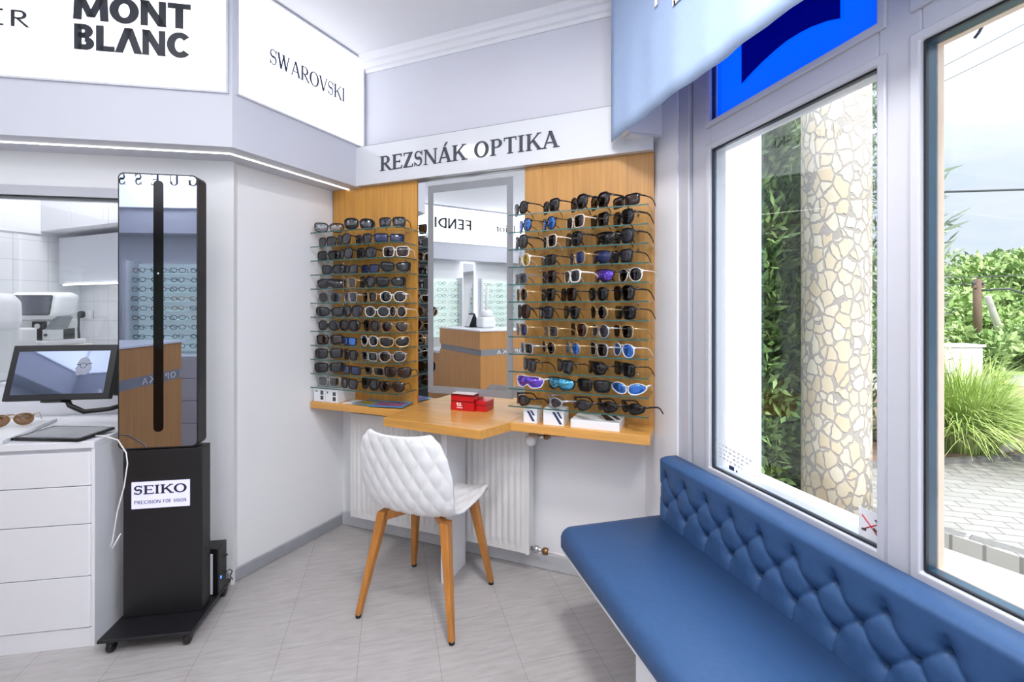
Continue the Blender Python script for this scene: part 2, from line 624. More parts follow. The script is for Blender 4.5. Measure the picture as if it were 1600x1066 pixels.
class Glyph:
    def __init__(self, P):
        self.P, self.q = P, []

    def bar(self, x0, y0, x1, y1):
        self.q.append([(x0, y0), (x1, y0), (x1, y1), (x0, y1)])

    def para(self, x0, y0, x1, y1, w):
        self.q.append([(x0 - w / 2, y0), (x0 + w / 2, y0), (x1 + w / 2, y1), (x1 - w / 2, y1)])

    def serif(self, x, y, w):
        sl, sh = self.P['sl'], self.P['sh']
        if sl:
            if y < 0.5:
                self.bar(x - w / 2 - sl, y, x + w / 2 + sl, y + sh)
            else:
                self.bar(x - w / 2 - sl, y - sh, x + w / 2 + sl, y)

    def stem(self, x, w, y0=0.0, y1=1.0, s0=True, s1=True):
        self.bar(x - w / 2, y0, x + w / 2, y1)
        if s0:
            self.serif(x, y0, w)
        if s1:
            self.serif(x, y1, w)

    def arc(self, cx, cy, rx, ry, a0, a1, wx, wy, n=22):
        pr = None
        for i in range(n + 1):
            a = math.radians(a0 + (a1 - a0) * i / n)
            c, s = math.cos(a), math.sin(a)
            cur = ((cx + rx * c, cy + ry * s), (cx + (rx - wx) * c, cy + (ry - wy) * s))
            if pr:
                self.q.append([pr[0], cur[0], cur[1], pr[1]])
            pr = cur

    def ess(self, w, t, n):
        pts = []
        r1, r2 = 0.235, 0.265
        for i in range(15):
            a = math.radians(25 + (270 - 25) * i / 14)
            pts.append((w / 2 + (w / 2 - t / 2) * math.cos(a), 1 - r1 - n / 2 + r1 * math.sin(a) + n * 0.0, a))
        for i in range(1, 15):
            a = math.radians(90 - (90 + 155) * i / 14)
            pts.append((w / 2 + (w / 2 - t / 2) * math.cos(a), r2 + n / 2 + (r2) * math.sin(a) * (1.0), a))
        # join the two bowls in the middle
        mid = (pts[14][1] + (2 * r2 + n / 2)) / 2
        out = []
        for i, (x, y, a) in enumerate(pts):
            out.append((x, y))
        k = len(out)
        pr = None
        for i, (x, y) in enumerate(out):
            x0, y0 = out[max(0, i - 1)]
            x1, y1 = out[min(k - 1, i + 1)]
            dx, dy = x1 - x0, y1 - y0
            L = math.hypot(dx, dy) or 1
            u = i / (k - 1)
            hw = (n + (t - n) * math.exp(-((u - 0.5) / 0.16) ** 2)) / 2
            nx, ny = -dy / L * hw, dx / L * hw
            cur = ((x + nx, y + ny), (x - nx, y - ny))
            if pr:
                self.q.append([pr[0], cur[0], cur[1], pr[1]])
            pr = cur
        if self.P['sl']:
            self.bar(w - 0.06, 0.70, w - 0.02, 1.0)
            self.bar(0.02, 0.0, 0.06, 0.30)


def glyph(ch, P):
    g = Glyph(P)
    t, n, sl = P['t'], P['n'], P['sl']
    acc = ch == 'Á'
    if acc:
        ch = 'A'
    x0 = sl + t / 2
    w = 0.6
    if ch == ' ':
        return [], P.get('space', 0.32)
    if ch == 'I':
        g.stem(x0, t)
        w = t + 2 * sl
    elif ch in 'EFL':
        w = 0.56 + sl
        g.stem(x0, t)
        if ch != 'L':
            g.bar(x0, 1 - n, w, 1)
            g.bar(x0, 0.5 - n / 2, w - 0.1, 0.5 + n / 2)
            if sl:
                g.para(w - 0.025, 0.8, w - 0.025, 1, 0.05)
                g.para(w - 0.125, 0.4, w - 0.125, 0.6, 0.045)
        if ch != 'F':
            g.bar(x0, 0, w + 0.02, n)
            if sl:
                g.para(w - 0.01, 0, w + 0.02, 0.22, 0.05)
        w += 0.02
    elif ch == 'T':
        w = 0.68
        g.stem(w / 2, t, s1=False)
        g.bar(0, 1 - n, w, 1)
        if sl:
            g.bar(0, 0.78, 0.045, 1)
            g.bar(w - 0.045, 0.78, w, 1)
    elif ch == 'K':
        w = 0.72 + sl
        g.stem(x0, t)
        g.para(x0 + 0.02, 0.36, w - 0.1, 1, n * 1.4)
        g.para(x0 + 0.22, 0.58, w - 0.06, 0, t * 1.15)
        g.serif(w - 0.1, 1, n)
        g.serif(w - 0.06, 0, t)
    elif ch == 'A':
        w = 0.78
        g.para(0.08, 0, 0.39, 1, n * 1.2)
        g.para(0.70, 0, 0.39, 1, t * 1.1)
        if not P.get('nobar'):
            g.bar(0.2, 0.28, 0.6, 0.28 + n)
        g.serif(0.08, 0, n)
        g.serif(0.70, 0, t)
        if acc:
            g.para(0.40, 1.06, 0.54, 1.30, 0.11)
    elif ch == 'V':
        w = 0.76
        g.para(0.38, 0, 0.07, 1, t * 1.1)
        g.para(0.38, 0, 0.69, 1, n * 1.2)
        g.serif(0.07, 1, t)
        g.serif(0.69, 1, n)
    elif ch == 'W':
        w = 1.1
        for o in (0.0, 0.40):
            g.para(0.29 + o, 0, 0.07 + o, 1, t * 1.05)
            g.para(0.29 + o, 0, 0.50 + o, 1, n * 1.2)
        g.serif(0.07, 1, t)
        g.serif(0.47, 1, t)
        g.serif(0.92, 1, n)
        w = 1.02
    elif ch == 'N':
        w = 0.74 + sl
        xa, xb = sl + n / 2, w - sl * 0.6 - n / 2
        g.stem(xa, n, s1=False)
        g.stem(xb, n, s0=False)
        g.para(xb, 0, xa, 1, t * 1.15)
        g.serif(xa, 1, n)
    elif ch == 'M':
        w = 0.94
        g.para(0.09, 0, 0.13, 1, t)
        g.para(0.85, 0, 0.81, 1, t)
        g.para(0.47, 0.12, 0.15, 1, t * 0.95)
        g.para(0.47, 0.12, 0.79, 1, t * 0.95)
    elif ch == 'Z':
        w = 0.64
        g.bar(0.04, 1 - n, 0.62, 1)
        g.bar(0.02, 0, 0.64, n)
        g.para(0.12, n * 0.3, 0.53, 1 - n * 0.3, t * 1.2)
        if sl:
            g.bar(0.04, 0.8, 0.085, 1)
            g.bar(0.595, 0, 0.64, 0.22)
    elif ch in 'OCG':
        w = 0.84
        a0, a1 = (0, 360) if ch == 'O' else (42, 318)
        g.arc(0.42, 0.5, 0.42, 0.515, a0, a1, t * 1.1, n * 1.1, 40)
        if ch == 'C':
            w = 0.78
            if sl:
                g.bar(0.70, 0.72, 0.74, 0.98)
        if ch == 'G':
            g.stem(0.70, t, 0.06, 0.45, s0=False)
    elif ch == 'D':
        w = 0.78 + sl
        g.stem(x0, t)
        r = w - x0 - 0.02
        g.arc(x0, 0.5, r, 0.5, -90, 90, t * 1.1, n)
    elif ch in 'RPB':
        w = 0.60 + sl
        g.stem(x0, t)
        g.bar(x0, 1 - n, w - 0.27, 1)
        g.bar(x0, 0.46, w - 0.27, 0.46 + n)
        g.arc(w - 0.29, 0.73, 0.27, 0.27, -90, 90, t * 1.05, n)
        if ch == 'R':
            g.para(x0 + 0.18, 0.48, w + 0.03, 0, t * 1.1)
            if sl:
                g.bar(w - 0.02, 0, w + 0.12, P['sh'])
            w += 0.06
        if ch == 'B':
            g.bar(x0, 0, w - 0.26, n)
            g.bar(x0, 0.5, w - 0.26, 0.5 + n * 0.6)
            g.arc(w - 0.27, 0.26, 0.29, 0.265, -90, 90, t * 1.05, n)
            w += 0.03
    elif ch == 'S':
        w = 0.54
        g.ess(w, t, n)
    elif ch == 'U':
        w = 0.74
        g.stem(0.12, t, 0.32, 1, s0=False)
        g.stem(0.62, n, 0.32, 1, s0=False)
        g.arc(0.37 - (t - n) / 4, 0.33, 0.25 + t / 2, 0.33, 180, 360, t, n)
    elif ch == 'i':
        w = t + 2 * sl
        g.stem(x0, t, 0, 0.66)
        g.arc(x0, 0.86, 0.09, 0.09, 0, 360, 0.088, 0.088)
    elif ch == 'o':
        w = 0.56
        g.arc(0.28, 0.33, 0.28, 0.345, 0, 360, t, n, 30)
    elif ch == 'r':
        w = 0.44
        g.stem(x0, t, 0, 0.66)
        g.arc(x0 + 0.17, 0.46, 0.19, 0.19, 30, 150, n * 1.6, n * 1.6)
    return g.q, w


SERIF = dict(t=0.165, n=0.072, sl=0.085, sh=0.05, gap=0.085, space=0.34)
SERIF_FINE = dict(t=0.130, n=0.055, sl=0.07, sh=0.03, gap=0.05)
BOLD = dict(t=0.235, n=0.21, sl=0, sh=0, gap=0.05)
BOLD2 = dict(t=0.17, n=0.15, sl=0, sh=0, gap=0.13)
SANS = dict(t=0.13, n=0.11, sl=0, sh=0, gap=0.28)
SLAB = dict(t=0.15, n=0.11, sl=0.07, sh=0.10, gap=0.08)
THIN = dict(t=0.12, n=0.10, sl=0, sh=0, gap=0.2, space=0.5)


def text(mb, s, P, x0, x1, z0, h, y0, d=0.003, narrow_a=False, pick=None):
    """letters of S fitted between x0 and x1, standing on z0, H tall, proud of the plane y0 towards -y"""
    parts, pen = [], 0.0
    for ch in s:
        P2 = dict(P)
        if narrow_a and ch == 'A':
            P2['nobar'] = True
        q, w = glyph(ch, P2)
        parts.append((pen, q))
        pen += w + P['gap']
    pen -= P['gap']
    k = (x1 - x0) / pen
    for off, q in (parts if pick is None else parts[pick[0]:pick[1]]):
        for poly in q:
            pts = [(x0 + (off + px) * k, z0 + pz * h) for px, pz in poly]
            mb.yprism(pts, y0 - d, y0)
    return mb


def ordinal(i):
    return ['first', 'second', 'third', 'fourth', 'fifth', 'sixth', 'seventh', 'eighth', 'ninth', 'tenth', 'eleventh', 'twelfth'][i]

# ------------------------------------------------------------------ the room
struct(MB().box(-4.0, 1.30, -0.8, 4.4, -0.05, 0.0), 'floor', 'floor_vinyl')
struct(MB().box(-4.0, 1.23, -0.8, 4.4, CEIL, CEIL + 0.08), 'ceiling', 'ceiling_paint')
struct(MB().box(-0.10, 1.95, 0.0, 0.12, 0.0, CEIL), 'wall_back', 'paint_grey', FB)
struct(MB().box(0.20, 1.80, -0.05, 0.0, 2.20, CEIL), 'trim_1', 'paint_upper_dimmed', FB)
struct(MB().box(0.0, 0.72, 0.0, 0.08, 0.0, CEIL), 'wall_diagonal', 'paint_white', FD)
aw = MB()
aw.box(-0.30, 0.03, 0.0, 0.10, 0.0, CEIL)
aw.box(-1.75, -0.30, 0.0, 0.10, 0.0, 0.76)
aw.box(-1.75, -0.30, 0.0, 0.10, 1.797, CEIL)
aw.box(-3.10, -1.75, 0.0, 0.10, 0.0, CEIL)
struct(aw, 'wall_left', 'paint_white', FA)
op = MB()
op.box(-1.75, -0.30, -0.006, 0.02, 1.797, 1.842)
struct(op, 'trim_2', 'vinyl_white', FA, 0.003)
struct(MB().box(-1.75, -0.30, 0.018, 0.034, 1.787, 1.797), 'trim_3', 'frost_grey', FA)
struct(MB().box(-1.75, -0.30, 0.045, 0.051, 0.95, 1.797), 'window_3', 'lab_glass', FA)

ww = MB()
ww.box(-0.25, 0.14, 0.0, 0.36, 0.0, CEIL)
ww.box(0.14, 2.25, 0.0, 0.36, 0.0, 0.595)
ww.box(2.25, 2.45, 0.0, 0.09, 0.0, CEIL)
ww.box(0.14, 2.25, 0.0, 0.09, 2.57, CEIL)
struct(ww, 'wall_right', 'paint_grey', FW)
struct(MB().box(0.138, 0.205, 0.008, 0.36, 0.60, 2.57), 'trim_4', 'vinyl_white', FW, 0.004)
struct(MB().box(-1.2, 3.75, 0.0, 0.1, 0.0, CEIL), 'wall_behind', 'paint_white', FSOUTH)
struct(MB().box(-0.7, 3.1, 0.0, 0.1, 0.0, CEIL), 'wall_far', 'paint_white', FWEST)

struct(MB().box(0.0, 0.70, -0.014, 0.0, 0.0, 0.060), 'baseboard_diagonal', 'base_grey', FD, 0.003)
struct(MB().box(0.0, 1.78, -0.018, 0.0, 0.0, 0.078), 'baseboard_back', 'base_light', FB, 0.003)

# moulded cornice above the name board
prof = [(-0.05, 2.655), (-0.058, 2.655), (-0.062, 2.672), (-0.074, 2.678), (-0.082, 2.70), (-0.098, 2.706), (-0.104, 2.722), (-0.118, 2.735), (-0.05, 2.735)]
struct(MB().xprism(prof, 0.20, 1.80), 'trim_5', 'ceiling_paint', FB)

# dropped soffit that carries the light boxes
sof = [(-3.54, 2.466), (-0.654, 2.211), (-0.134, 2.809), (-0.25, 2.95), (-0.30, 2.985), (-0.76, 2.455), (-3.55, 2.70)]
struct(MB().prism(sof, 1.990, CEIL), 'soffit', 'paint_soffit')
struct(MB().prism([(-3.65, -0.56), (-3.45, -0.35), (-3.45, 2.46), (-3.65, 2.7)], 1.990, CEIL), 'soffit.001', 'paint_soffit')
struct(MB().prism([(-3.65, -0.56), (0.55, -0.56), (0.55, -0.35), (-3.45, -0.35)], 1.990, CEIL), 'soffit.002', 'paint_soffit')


def light_box(label, F, x0, x1, z0, z1, y, texts, ink):
    t = thing('light_box_sign', label, 'sign', F, ((x0 + x1) / 2, y, z0))
    MB().box(x0, x1, y - 0.006, y, z0, z1).build('panel', 'lightbox', t)
    fr = MB()
    w = 0.008
    fr.box(x0 - w, x0, y - 0.009, y, z0 - w, z1 + w).box(x1, x1 + w, y - 0.009, y, z0 - w, z1 + w)
    fr.box(x0, x1, y - 0.009, y, z0 - w, z0).box(x0, x1, y - 0.009, y, z1, z1 + w)
    fr.build('frame', 'paint_soffit', t)
    for args in texts:
        wide = args[1].get('gap', 0) > 0.5
        for pick in ([(i, i + 1) for i in range(len(args[0]))] if wide else [None]):
            text(MB(), *args[:6], y - 0.006, 0.002, args[6] if len(args) > 6 else False, pick).build('lettering', ink, t)
    return t


light_box('white backlit sign over the wall opening, two stacked lines of bold black capitals', FA, -1.55, 0.086, 2.224, 2.715, -0.212,
          [('MONT', BOLD, -0.478, -0.050, 2.473, 0.104), ('BLANC', BOLD, -0.478, -0.050, 2.351, 0.104, True), ('ER', SANS, -0.775, -0.636, 2.421, 0.066)], 'ink_dark')
light_box('white backlit sign above the diagonal wall, one line of thin navy serif capitals', FD, -0.084, 0.652, 2.228, 2.722, -0.212,
          [('SWAROVSKI', SERIF_FINE, 0.062, 0.511, 2.430, 0.072)], 'ink_navy')
light_box('backlit sign on the far side of the shop, seen mirrored above the wooden counter', FWEST, -0.38, 2.30, 2.224, 2.715, -0.204,
          [('FENDI', BOLD2, 0.48, 1.04, 2.420, 0.145), ('Dior', SERIF_FINE, -0.27, 0.09, 2.440, 0.115)], 'ink_dark')
light_box('backlit sign seen only in the dark kiosk mirror, widely spaced serif capitals', FSOUTH, 0.2, 3.42, 2.224, 2.715, -0.204,
          [('GUESS', dict(SERIF, gap=0.75), 2.165, 2.855, 2.425, 0.105)], 'ink_dark')

led = thing('led_strip', 'thin glowing white strip under the soffit along both angled walls', 'light', FA, (-0.6, -0.125, 1.988))
MB().box(-1.60, 0.068, -0.128, -0.122, 1.986, 1.9905).build('diffuser', 'led_white', led)
ft = Matrix.Translation((0.6, 0.125, -1.988)) @ FA.inverted() @ FD
m2 = MB().box(-0.066, 0.665, -0.128, -0.122, 1.986, 1.9905)
m2.v = [tuple(ft @ Vector(p) + Vector((-0.6, -0.125, 1.988))) for p in m2.v]
m2.build('diffuser', 'led_white', led)

# name board
nb = thing('name_board', 'long glossy white board over the mirror with dark serif lettering', 'sign', FB, (1.0, -0.12, 1.992))
MB().box(0.196, 1.812, -0.12, -0.04, 1.992, 2.210).build('board', 'acrylic_white', nb, bevel=0.002)
MB().box(0.21, 1.80, -0.1185, -0.05, 2.210, 2.2125).build('top_edge', 'frost_grey', nb)
for pick in ((0, 7), (8, 14)):
    text(MB(), 'REZSNÁK OPTIKA', SERIF, 0.364, 1.383, 2.058, 0.080, -0.12, 0.003, False, pick).build('lettering', 'ink', nb)

# pelmet and blue banner in front of the windows
struct(MB().box(-0.045, 0.03, -0.183, 0.02, 2.055, 2.40), 'trim_6', 'paint_white', FW)
struct(MB().box(-0.03, 0.03, -0.150, 0.02, 2.044, 2.055), 'trim_7', 'acrylic_white', FW)
bn = thing('fabric_banner', 'pale blue cloth banner hanging along the top of the windows', 'banner', FW, (0.9, -0.19, 2.03))
rings = []
for i in range(61):
    x = -0.052 + 2.25 * i / 60
    zs = [2.036 + (2.72 - 2.036) * j / 12 for j in range(13)]
    def dy(x, z):
        f = (2.72 - z) / 0.7
        return -0.197 + 0.0045 * f * math.sin(x * 17 + z * 2) + 0.003 * f * math.sin(x * 41)
    lo = 0.004 * math.sin(x * 6)
    rings.append([(x, dy(x, z), z + (lo if z < 2.1 else 0)) for z in zs] + [(x, dy(x, z) + 0.004, z + (lo if z < 2.1 else 0)) for z in reversed(zs)])
MB().loft(rings).build('cloth', 'fabric_banner', bn)
text(MB(), 'P', SANS, 0.302, 0.375, 2.402, 0.13, -0.2035, 0.002).build('lettering', 'white_print', bn)
text(MB(), 'E', SANS, 0.412, 0.485, 2.335, 0.13, -0.2035, 0.002).build('lettering', 'white_print', bn)

# ------------------------------------------------------------------ windows


def window(n, x0, x1, zt, film):
    sp = 0.040 if film else 0.060
    w = bpy.data.objects.new('window_%d' % n, None)
    COL.objects.link(w)
    w['kind'] = 'structure'
    w.matrix_world = FW @ Matrix.Translation(((x0 + x1) / 2, 0.03, 0.63))
    BASE[w.name] = ((x0 + x1) / 2, 0.03, 0.63)
    z0 = 0.705
    for (a, b, c, d) in ((x0, x1, z0, zt), (x0, x1, 2.0, 2.5)):
        sash = MB()
        s = 0.022
        ring_plate(sash, [(a - s, c - s), (b + s, c - s), (b + s, d + s), (a - s, d + s)], [(a, c), (b, c), (b, d), (a, d)], 0.012, 0.034)
        sash.build('sash', 'vinyl_white', w, bevel=0.004)
        g = MB()
        ring_plate(g, [(a, c), (b, c), (b, d), (a, d)], [(a + 0.005, c + 0.005), (b - 0.005, c + 0.005), (b - 0.005, d - 0.005), (a + 0.005, d - 0.005)], 0.026, 0.034)
        g.build('gasket', 'gasket', w)
        g = MB()
        ring_plate(g, [(a, c), (b, c), (b, d), (a, d)], [(a + 0.004, c + 0.004), (b - 0.004, c + 0.004), (b - 0.004, d - 0.004), (a + 0.004, d - 0.004)], 0.034, sp)
        g.build('spacer', 'gasket_blue', w)
        g = MB()
        ring_plate(g, [(a - 0.01, c - 0.01), (b + 0.01, c - 0.01), (b + 0.01, d + 0.01), (a - 0.01, d + 0.01)], [(a + 0.003, c + 0.003), (b - 0.003, c + 0.003), (b - 0.003, d - 0.003), (a + 0.003, d - 0.003)], sp + 0.006, 0.085)
        g.build('outer_trim', 'vinyl_white' if film else 'tan_edge', w)
        MB().box(a + 0.004, b - 0.004, sp, sp + 0.006, c + 0.004, d - 0.004).build('pane', 'window_glass', w)
    if film:
        MB().box(x0 + 0.004, x1 - 0.004, sp + 0.0065, sp + 0.0075, 2.004, 2.496).build('film', 'film_blue', w)
        arch = [(1.80 - y, z) for y, z in ((1.344, 2.080), (1.30, 2.096), (1.251, 2.109), (1.20, 2.119), (1.157, 2.124), (1.11, 2.122), (1.072, 2.117), (1.02, 2.103), (0.981, 2.087))]
        MB().yprism(arch + [(0.82, 2.48), (0.455, 2.48)], sp - 0.0012, sp - 0.0002).build('film_shape', 'film_navy', w)
    return w


fr = MB()
fr.box(0.215, 0.32, 0.02, 0.085, 0.63, 2.57)
fr.box(0.935, 1.03, 0.02, 0.085, 0.63, 2.57)
fr.box(2.15, 2.25, 0.02, 0.085, 0.63, 2.57)
for a, b, zt in ((0.32, 0.935, 1.895), (1.03, 2.15, 1.905)):
    fr.box(a, b, 0.02, 0.085, 0.63, 0.705).box(a, b, 0.02, 0.085, zt, 2.0).box(a, b, 0.02, 0.085, 2.5, 2.57)
struct(fr, 'window_frame', 'vinyl_white', FW, 0.004)
struct(MB().box(0.215, 2.25, -0.01, 0.06, 0.595, 0.632), 'window_sill', 'vinyl_white', FW, 0.004)
window(1, 0.32, 0.935, 1.895, True)
window(2, 1.03, 2.15, 1.905, False)

st = thing('window_sticker', 'small white sticker with a red cross in the low corner of the window', 'sticker', FW, (0.90, 0.039, 0.71))
MB().box(0.870, 0.931, 0.0385, 0.0398, 0.712, 0.785).build('sheet', 'white_card', st)
cr_ = MB()
for a, b in (((0.880, 0.768), (0.921, 0.728)), ((0.884, 0.733), (0.925, 0.762))):
    cr_.tube([(a[0], 0.038, a[1]), ((a[0] + b[0]) / 2, 0.038, (a[1] + b[1]) / 2 + 0.001), (b[0], 0.038, b[1])], 0.0014, 6)
cr_.build('red_cross', 'red_print', st)
gp = MB()
gp.yprism([(0.879, 0.729), (0.890, 0.730), (0.890, 0.735), (0.879, 0.734)], 0.0372, 0.0385)
gp.yprism([(0.908, 0.742), (0.926, 0.733), (0.927, 0.737), (0.910, 0.747)], 0.0372, 0.0385)
gp.yprism([(0.912, 0.766), (0.927, 0.757), (0.927, 0.762), (0.914, 0.769)], 0.0372, 0.0385)
gp.build('grey_print', 'grey_print', st)
dt = thing('window_decal', 'faint lines of small pale print low on the window beside the white reveal', 'sticker', FW, (0.43, 0.039, 0.72))
rnd = random.Random(3)
dl = MB()
for row, zz in enumerate((0.795, 0.780, 0.765, 0.750)):
    x = 0.345
    while x < 0.50 - 0.012 * row:
        w = rnd.uniform(0.006, 0.020)
        for k in range(int(w / 0.0032)):
            xx = x + 0.0032 * k
            dl.box(xx, xx + 0.0016, 0.0385, 0.0398, zz - 0.10 * (xx - 0.345), zz - 0.10 * (xx - 0.345) + rnd.choice((0.007, 0.007, 0.0095)))
        x += w + 0.005
dl.build('print', 'pale_text', dt)
MB().box(0.395, 0.42, 0.0385, 0.0398, 0.722, 0.736).box(0.43, 0.436, 0.0385, 0.0398, 0.722, 0.729).build('emblem', 'navy_print', dt)

# ------------------------------------------------------------------ ceiling lamps (round; the first is seen reflected, the others are unseen, added as fill light)


def ceiling_lamp(x, y, label, power=LAMP_POWER):
    t = thing('ceiling_lamp', label, 'lamp', IDF, (x, y, CEIL), 'round ceiling lamps')
    MB().lathe([(0.095, CEIL), (0.11, CEIL - 0.004), (0.11, CEIL - 0.022), (0.092, CEIL - 0.026)], 32, (x, y)).build('rim', 'plastic_white', t)
    MB().lathe([(0.001, CEIL - 0.0285), (0.088, CEIL - 0.027), (0.09, CEIL - 0.02)], 32, (x, y)).build('diffuser', 'lamp_diffuser', t)
    ld = bpy.data.lights.new('lamp_light', 'AREA')
    ld.shape = 'DISK'
    ld.size = 0.30
    ld.energy = power
    ld.color = (1.0, 0.98, 0.965)
    lo = bpy.data.objects.new('lamp_light', ld)
    COL.objects.link(lo)
    lo.parent = t
    lo.location = (0, 0, -0.035)
    return t


for i, (x, y) in enumerate(((-1.19, 1.51), (0.30, 0.75), (-0.45, -0.05), (-1.30, 0.35), (0.50, -0.2), (-2.40, -0.15))):
    ceiling_lamp(x, y, 'round white ceiling lamp reflected in the glossy name board' if i == 0 else 'unseen round flat white ceiling lamp added to brighten the shop', LAMP_POWER * (0.22, 1.8, 0.45, 0.25, 1.5, 0.7)[i])

# ------------------------------------------------------------------ display wall: panels, mirror, desk
pn = tag(MB().box(0.0, 0.582, -0.085, -0.02, 0.782, 1.991).build('veneer_backboard', 'wood_panel', None, FB, (0.29, -0.02, 0.782)), 'tall wood veneer panel in the corner, carrying glass shelves beside the mirror', 'panel')
pn2 = tag(MB().box(1.204, 1.812, -0.085, -0.02, 0.782, 1.991).build('veneer_backboard', 'wood_panel_toned', None, FB, (1.5, -0.02, 0.782)), 'tall wood veneer panel beside the window, carrying glass shelves', 'panel')
mi = thing('wall_mirror', 'large wall mirror with a frosted grey border between the wood panels', 'mirror', FB, (0.89, -0.06, 0.782))
MB().box(0.584, 1.202, -0.080, -0.06, 0.782, 1.990).build('mirror_glass', 'mirror', mi)
fb = MB()
ring_plate(fb, [(0.647, 0.849), (1.140, 0.849), (1.140, 1.957), (0.647, 1.957)], [(0.680, 0.887), (1.106, 0.887), (1.106, 1.918), (0.680, 1.918)], -0.0812, -0.080)
fb.build('frosted_border', 'frost_grey', mi)

dk = thing('wood_desk', 'wood veneer wall desk with a wider table part under the mirror', 'desk', FB, (0.88, -0.2, 0.0))
MB().prism([(-0.015, -0.02), (-0.015, -0.243), (0.60, -0.247), (0.60, -0.02)], 0.744, 0.782).build('side_shelf', 'wood_desk', dk, bevel=0.0015)
MB().prism([(0.60, -0.02), (0.60, -0.247), (0.61, -0.411), (1.137, -0.445), (1.203, -0.270), (1.203, -0.02)], 0.742, 0.782).build('table_top', 'wood_desk', dk, bevel=0.0015)
MB().prism([(1.203, -0.02), (1.203, -0.270), (1.812, -0.270), (1.812, -0.02)], 0.744, 0.782).build('side_shelf', 'wood_desk', dk, bevel=0.0015)
MB().box(0.866, 0.898, -0.315, -0.125, 0.0, 0.742).build('support_panel', 'laminate_white', dk, bevel=0.002)

# radiator
rd = thing('radiator', 'white ribbed panel radiator on the wall under the wood desk', 'radiator', FB, (0.68, 0.0, 0.10))
P = []
nt_, nz_ = 264, 10
for i in range(nt_ + 1):
    t = 0.145 + (1.215 - 0.145) * i / nt_
    row = []
    for z, k in ((0.105, 0), (0.135, 0), (0.150, 0.7), (0.165, 1), (0.40, 1), (0.625, 1), (0.640, 0.7), (0.655, 0), (0.695, 0)):
        ph = ((t - 0.145) / 0.0335) % 1.0
        rdg = max(0.0, min(1.0, 2.2 * (0.5 - abs(ph - 0.5) * 2) + 0.5))
        e = 1.0 if 0.165 < t < 1.195 else 0.0
        row.append((t, -0.100 - 0.007 * rdg * k * e, z))
    P.append(row)
MB().grid(P).build('front_panel', 'radiator_white', rd)
MB().box(0.140, 0.145, -0.102, -0.03, 0.100, 0.699).build('side_panel', 'radiator_white', rd, bevel=0.001)
MB().box(1.215, 1.232, -0.102, -0.03, 0.100, 0.699).build('side_panel', 'radiator_white', rd, bevel=0.002)
gr = MB().box(0.145, 1.215, -0.101, -0.094, 0.695, 0.699).box(0.145, 1.215, -0.036, -0.03, 0.695, 0.699)
for k in range(54):
    x = 0.150 + 0.0198 * k
    gr.box(x, x + 0.006, -0.094, -0.036, 0.6955, 0.6985)
gr.build('top_grille', 'radiator_white', rd)
MB().box(0.145, 1.215, -0.05, -0.04, 0.105, 0.69).build('rear_panel', 'radiator_white', rd)
MB().box(0.3, 0.34, -0.04, 0.0, 0.30, 0.36).box(1.0, 1.04, -0.04, 0.0, 0.30, 0.36).build('bracket', 'metal_grey', rd)

va = thing('thermostat_valve', 'white thermostat valve with brass fitting by the radiator top', 'valve', FB, (1.29, -0.09, 0.68))
MB().lathe([(0.001, -0.172), (0.016, -0.172), (0.023, -0.166), (0.026, -0.150), (0.026, -0.118), (0.019, -0.112), (0.016, -0.10), (0.012, -0.088)], 24, (1.262, 0.676), 'y').build('thermostat_head', 'plastic_white', va)
sl_ = MB()
for k in range(18):
    a = 2 * math.pi * k / 18
    sl_.box(1.262 + 0.0262 * math.cos(a) - 0.0012, 1.262 + 0.0262 * math.cos(a) + 0.0012, -0.160, -0.122, 0.676 + 0.0262 * math.sin(a) - 0.0012, 0.676 + 0.0262 * math.sin(a) + 0.0012)
sl_.build('grip_rib', 'cream_plastic', va)
MB().tube([(1.230, -0.075, 0.676), (1.262, -0.08, 0.676), (1.335, -0.075, 0.678)], 0.009, 10).tube([(1.262, -0.09, 0.676), (1.262, -0.07, 0.676)], 0.012, 10).build('valve_body', 'chrome', va)
MB().lathe([(0.012, 1.300), (0.014, 1.302), (0.014, 1.322), (0.012, 1.324)], 6, (-0.075, 0.678), 'x').build('brass_nut', 'brass', va)
MB().tube([(1.324, -0.075, 0.678), (1.37, -0.073, 0.680), (1.395, -0.06, 0.684), (1.405, -0.03, 0.690), (1.405, 0.004, 0.690)], 0.008, 10).build('pipe', 'radiator_white', va)
v2 = thing('return_pipe', 'short pipe with a brass union near the floor beside the radiator', 'pipe', FB, (1.3, -0.07, 0.12))
MB().tube([(1.232, -0.07, 0.122), (1.30, -0.07, 0.120)], 0.010, 10).lathe([(0.016, 1.248), (0.018, 1.25), (0.018, 1.268), (0.014, 1.272)], 8, (-0.07, 0.122), 'x').build('valve_body', 'chrome', v2)
MB().lathe([(0.013, 1.292), (0.017, 1.294), (0.017, 1.316), (0.012, 1.320)], 6, (-0.07, 0.120), 'x').build('brass_union', 'brass', v2)
MB().tube([(1.318, -0.07, 0.120), (1.45, -0.07, 0.116), (1.68, -0.07, 0.112)], 0.009, 10).build('pipe', 'radiator_white', v2)

# ------------------------------------------------------------------ glass shelves
CZ = [1.722 - 0.0782 * i for i in range(12)]
WZ = [1.726 - 0.0790 * i for i in range(12)]


def glass_shelf(x0, x1, n, z, label, group):
    t = thing('glass_shelf', label, 'shelf', FB, ((x0 + x1) / 2, -0.086, z), group)
    MB().box(x0, x1, -n, -0.0855, z - 0.005, z).build('pane', 'shelf_glass', t)
    MB().box(x0, x1, -n - 0.0012, -n, z - 0.0052, z + 0.0002).box(x1, x1 + 0.001, -n, -0.0855, z - 0.0052, z + 0.0002).build('edge', 'glass_edge', t)
    for x in (x0 + 0.10, x1 - 0.06):
        MB().box(x - 0.004, x + 0.004, -0.10, -0.0855, z - 0.010, z - 0.0052).build('bracket', 'chrome', t)


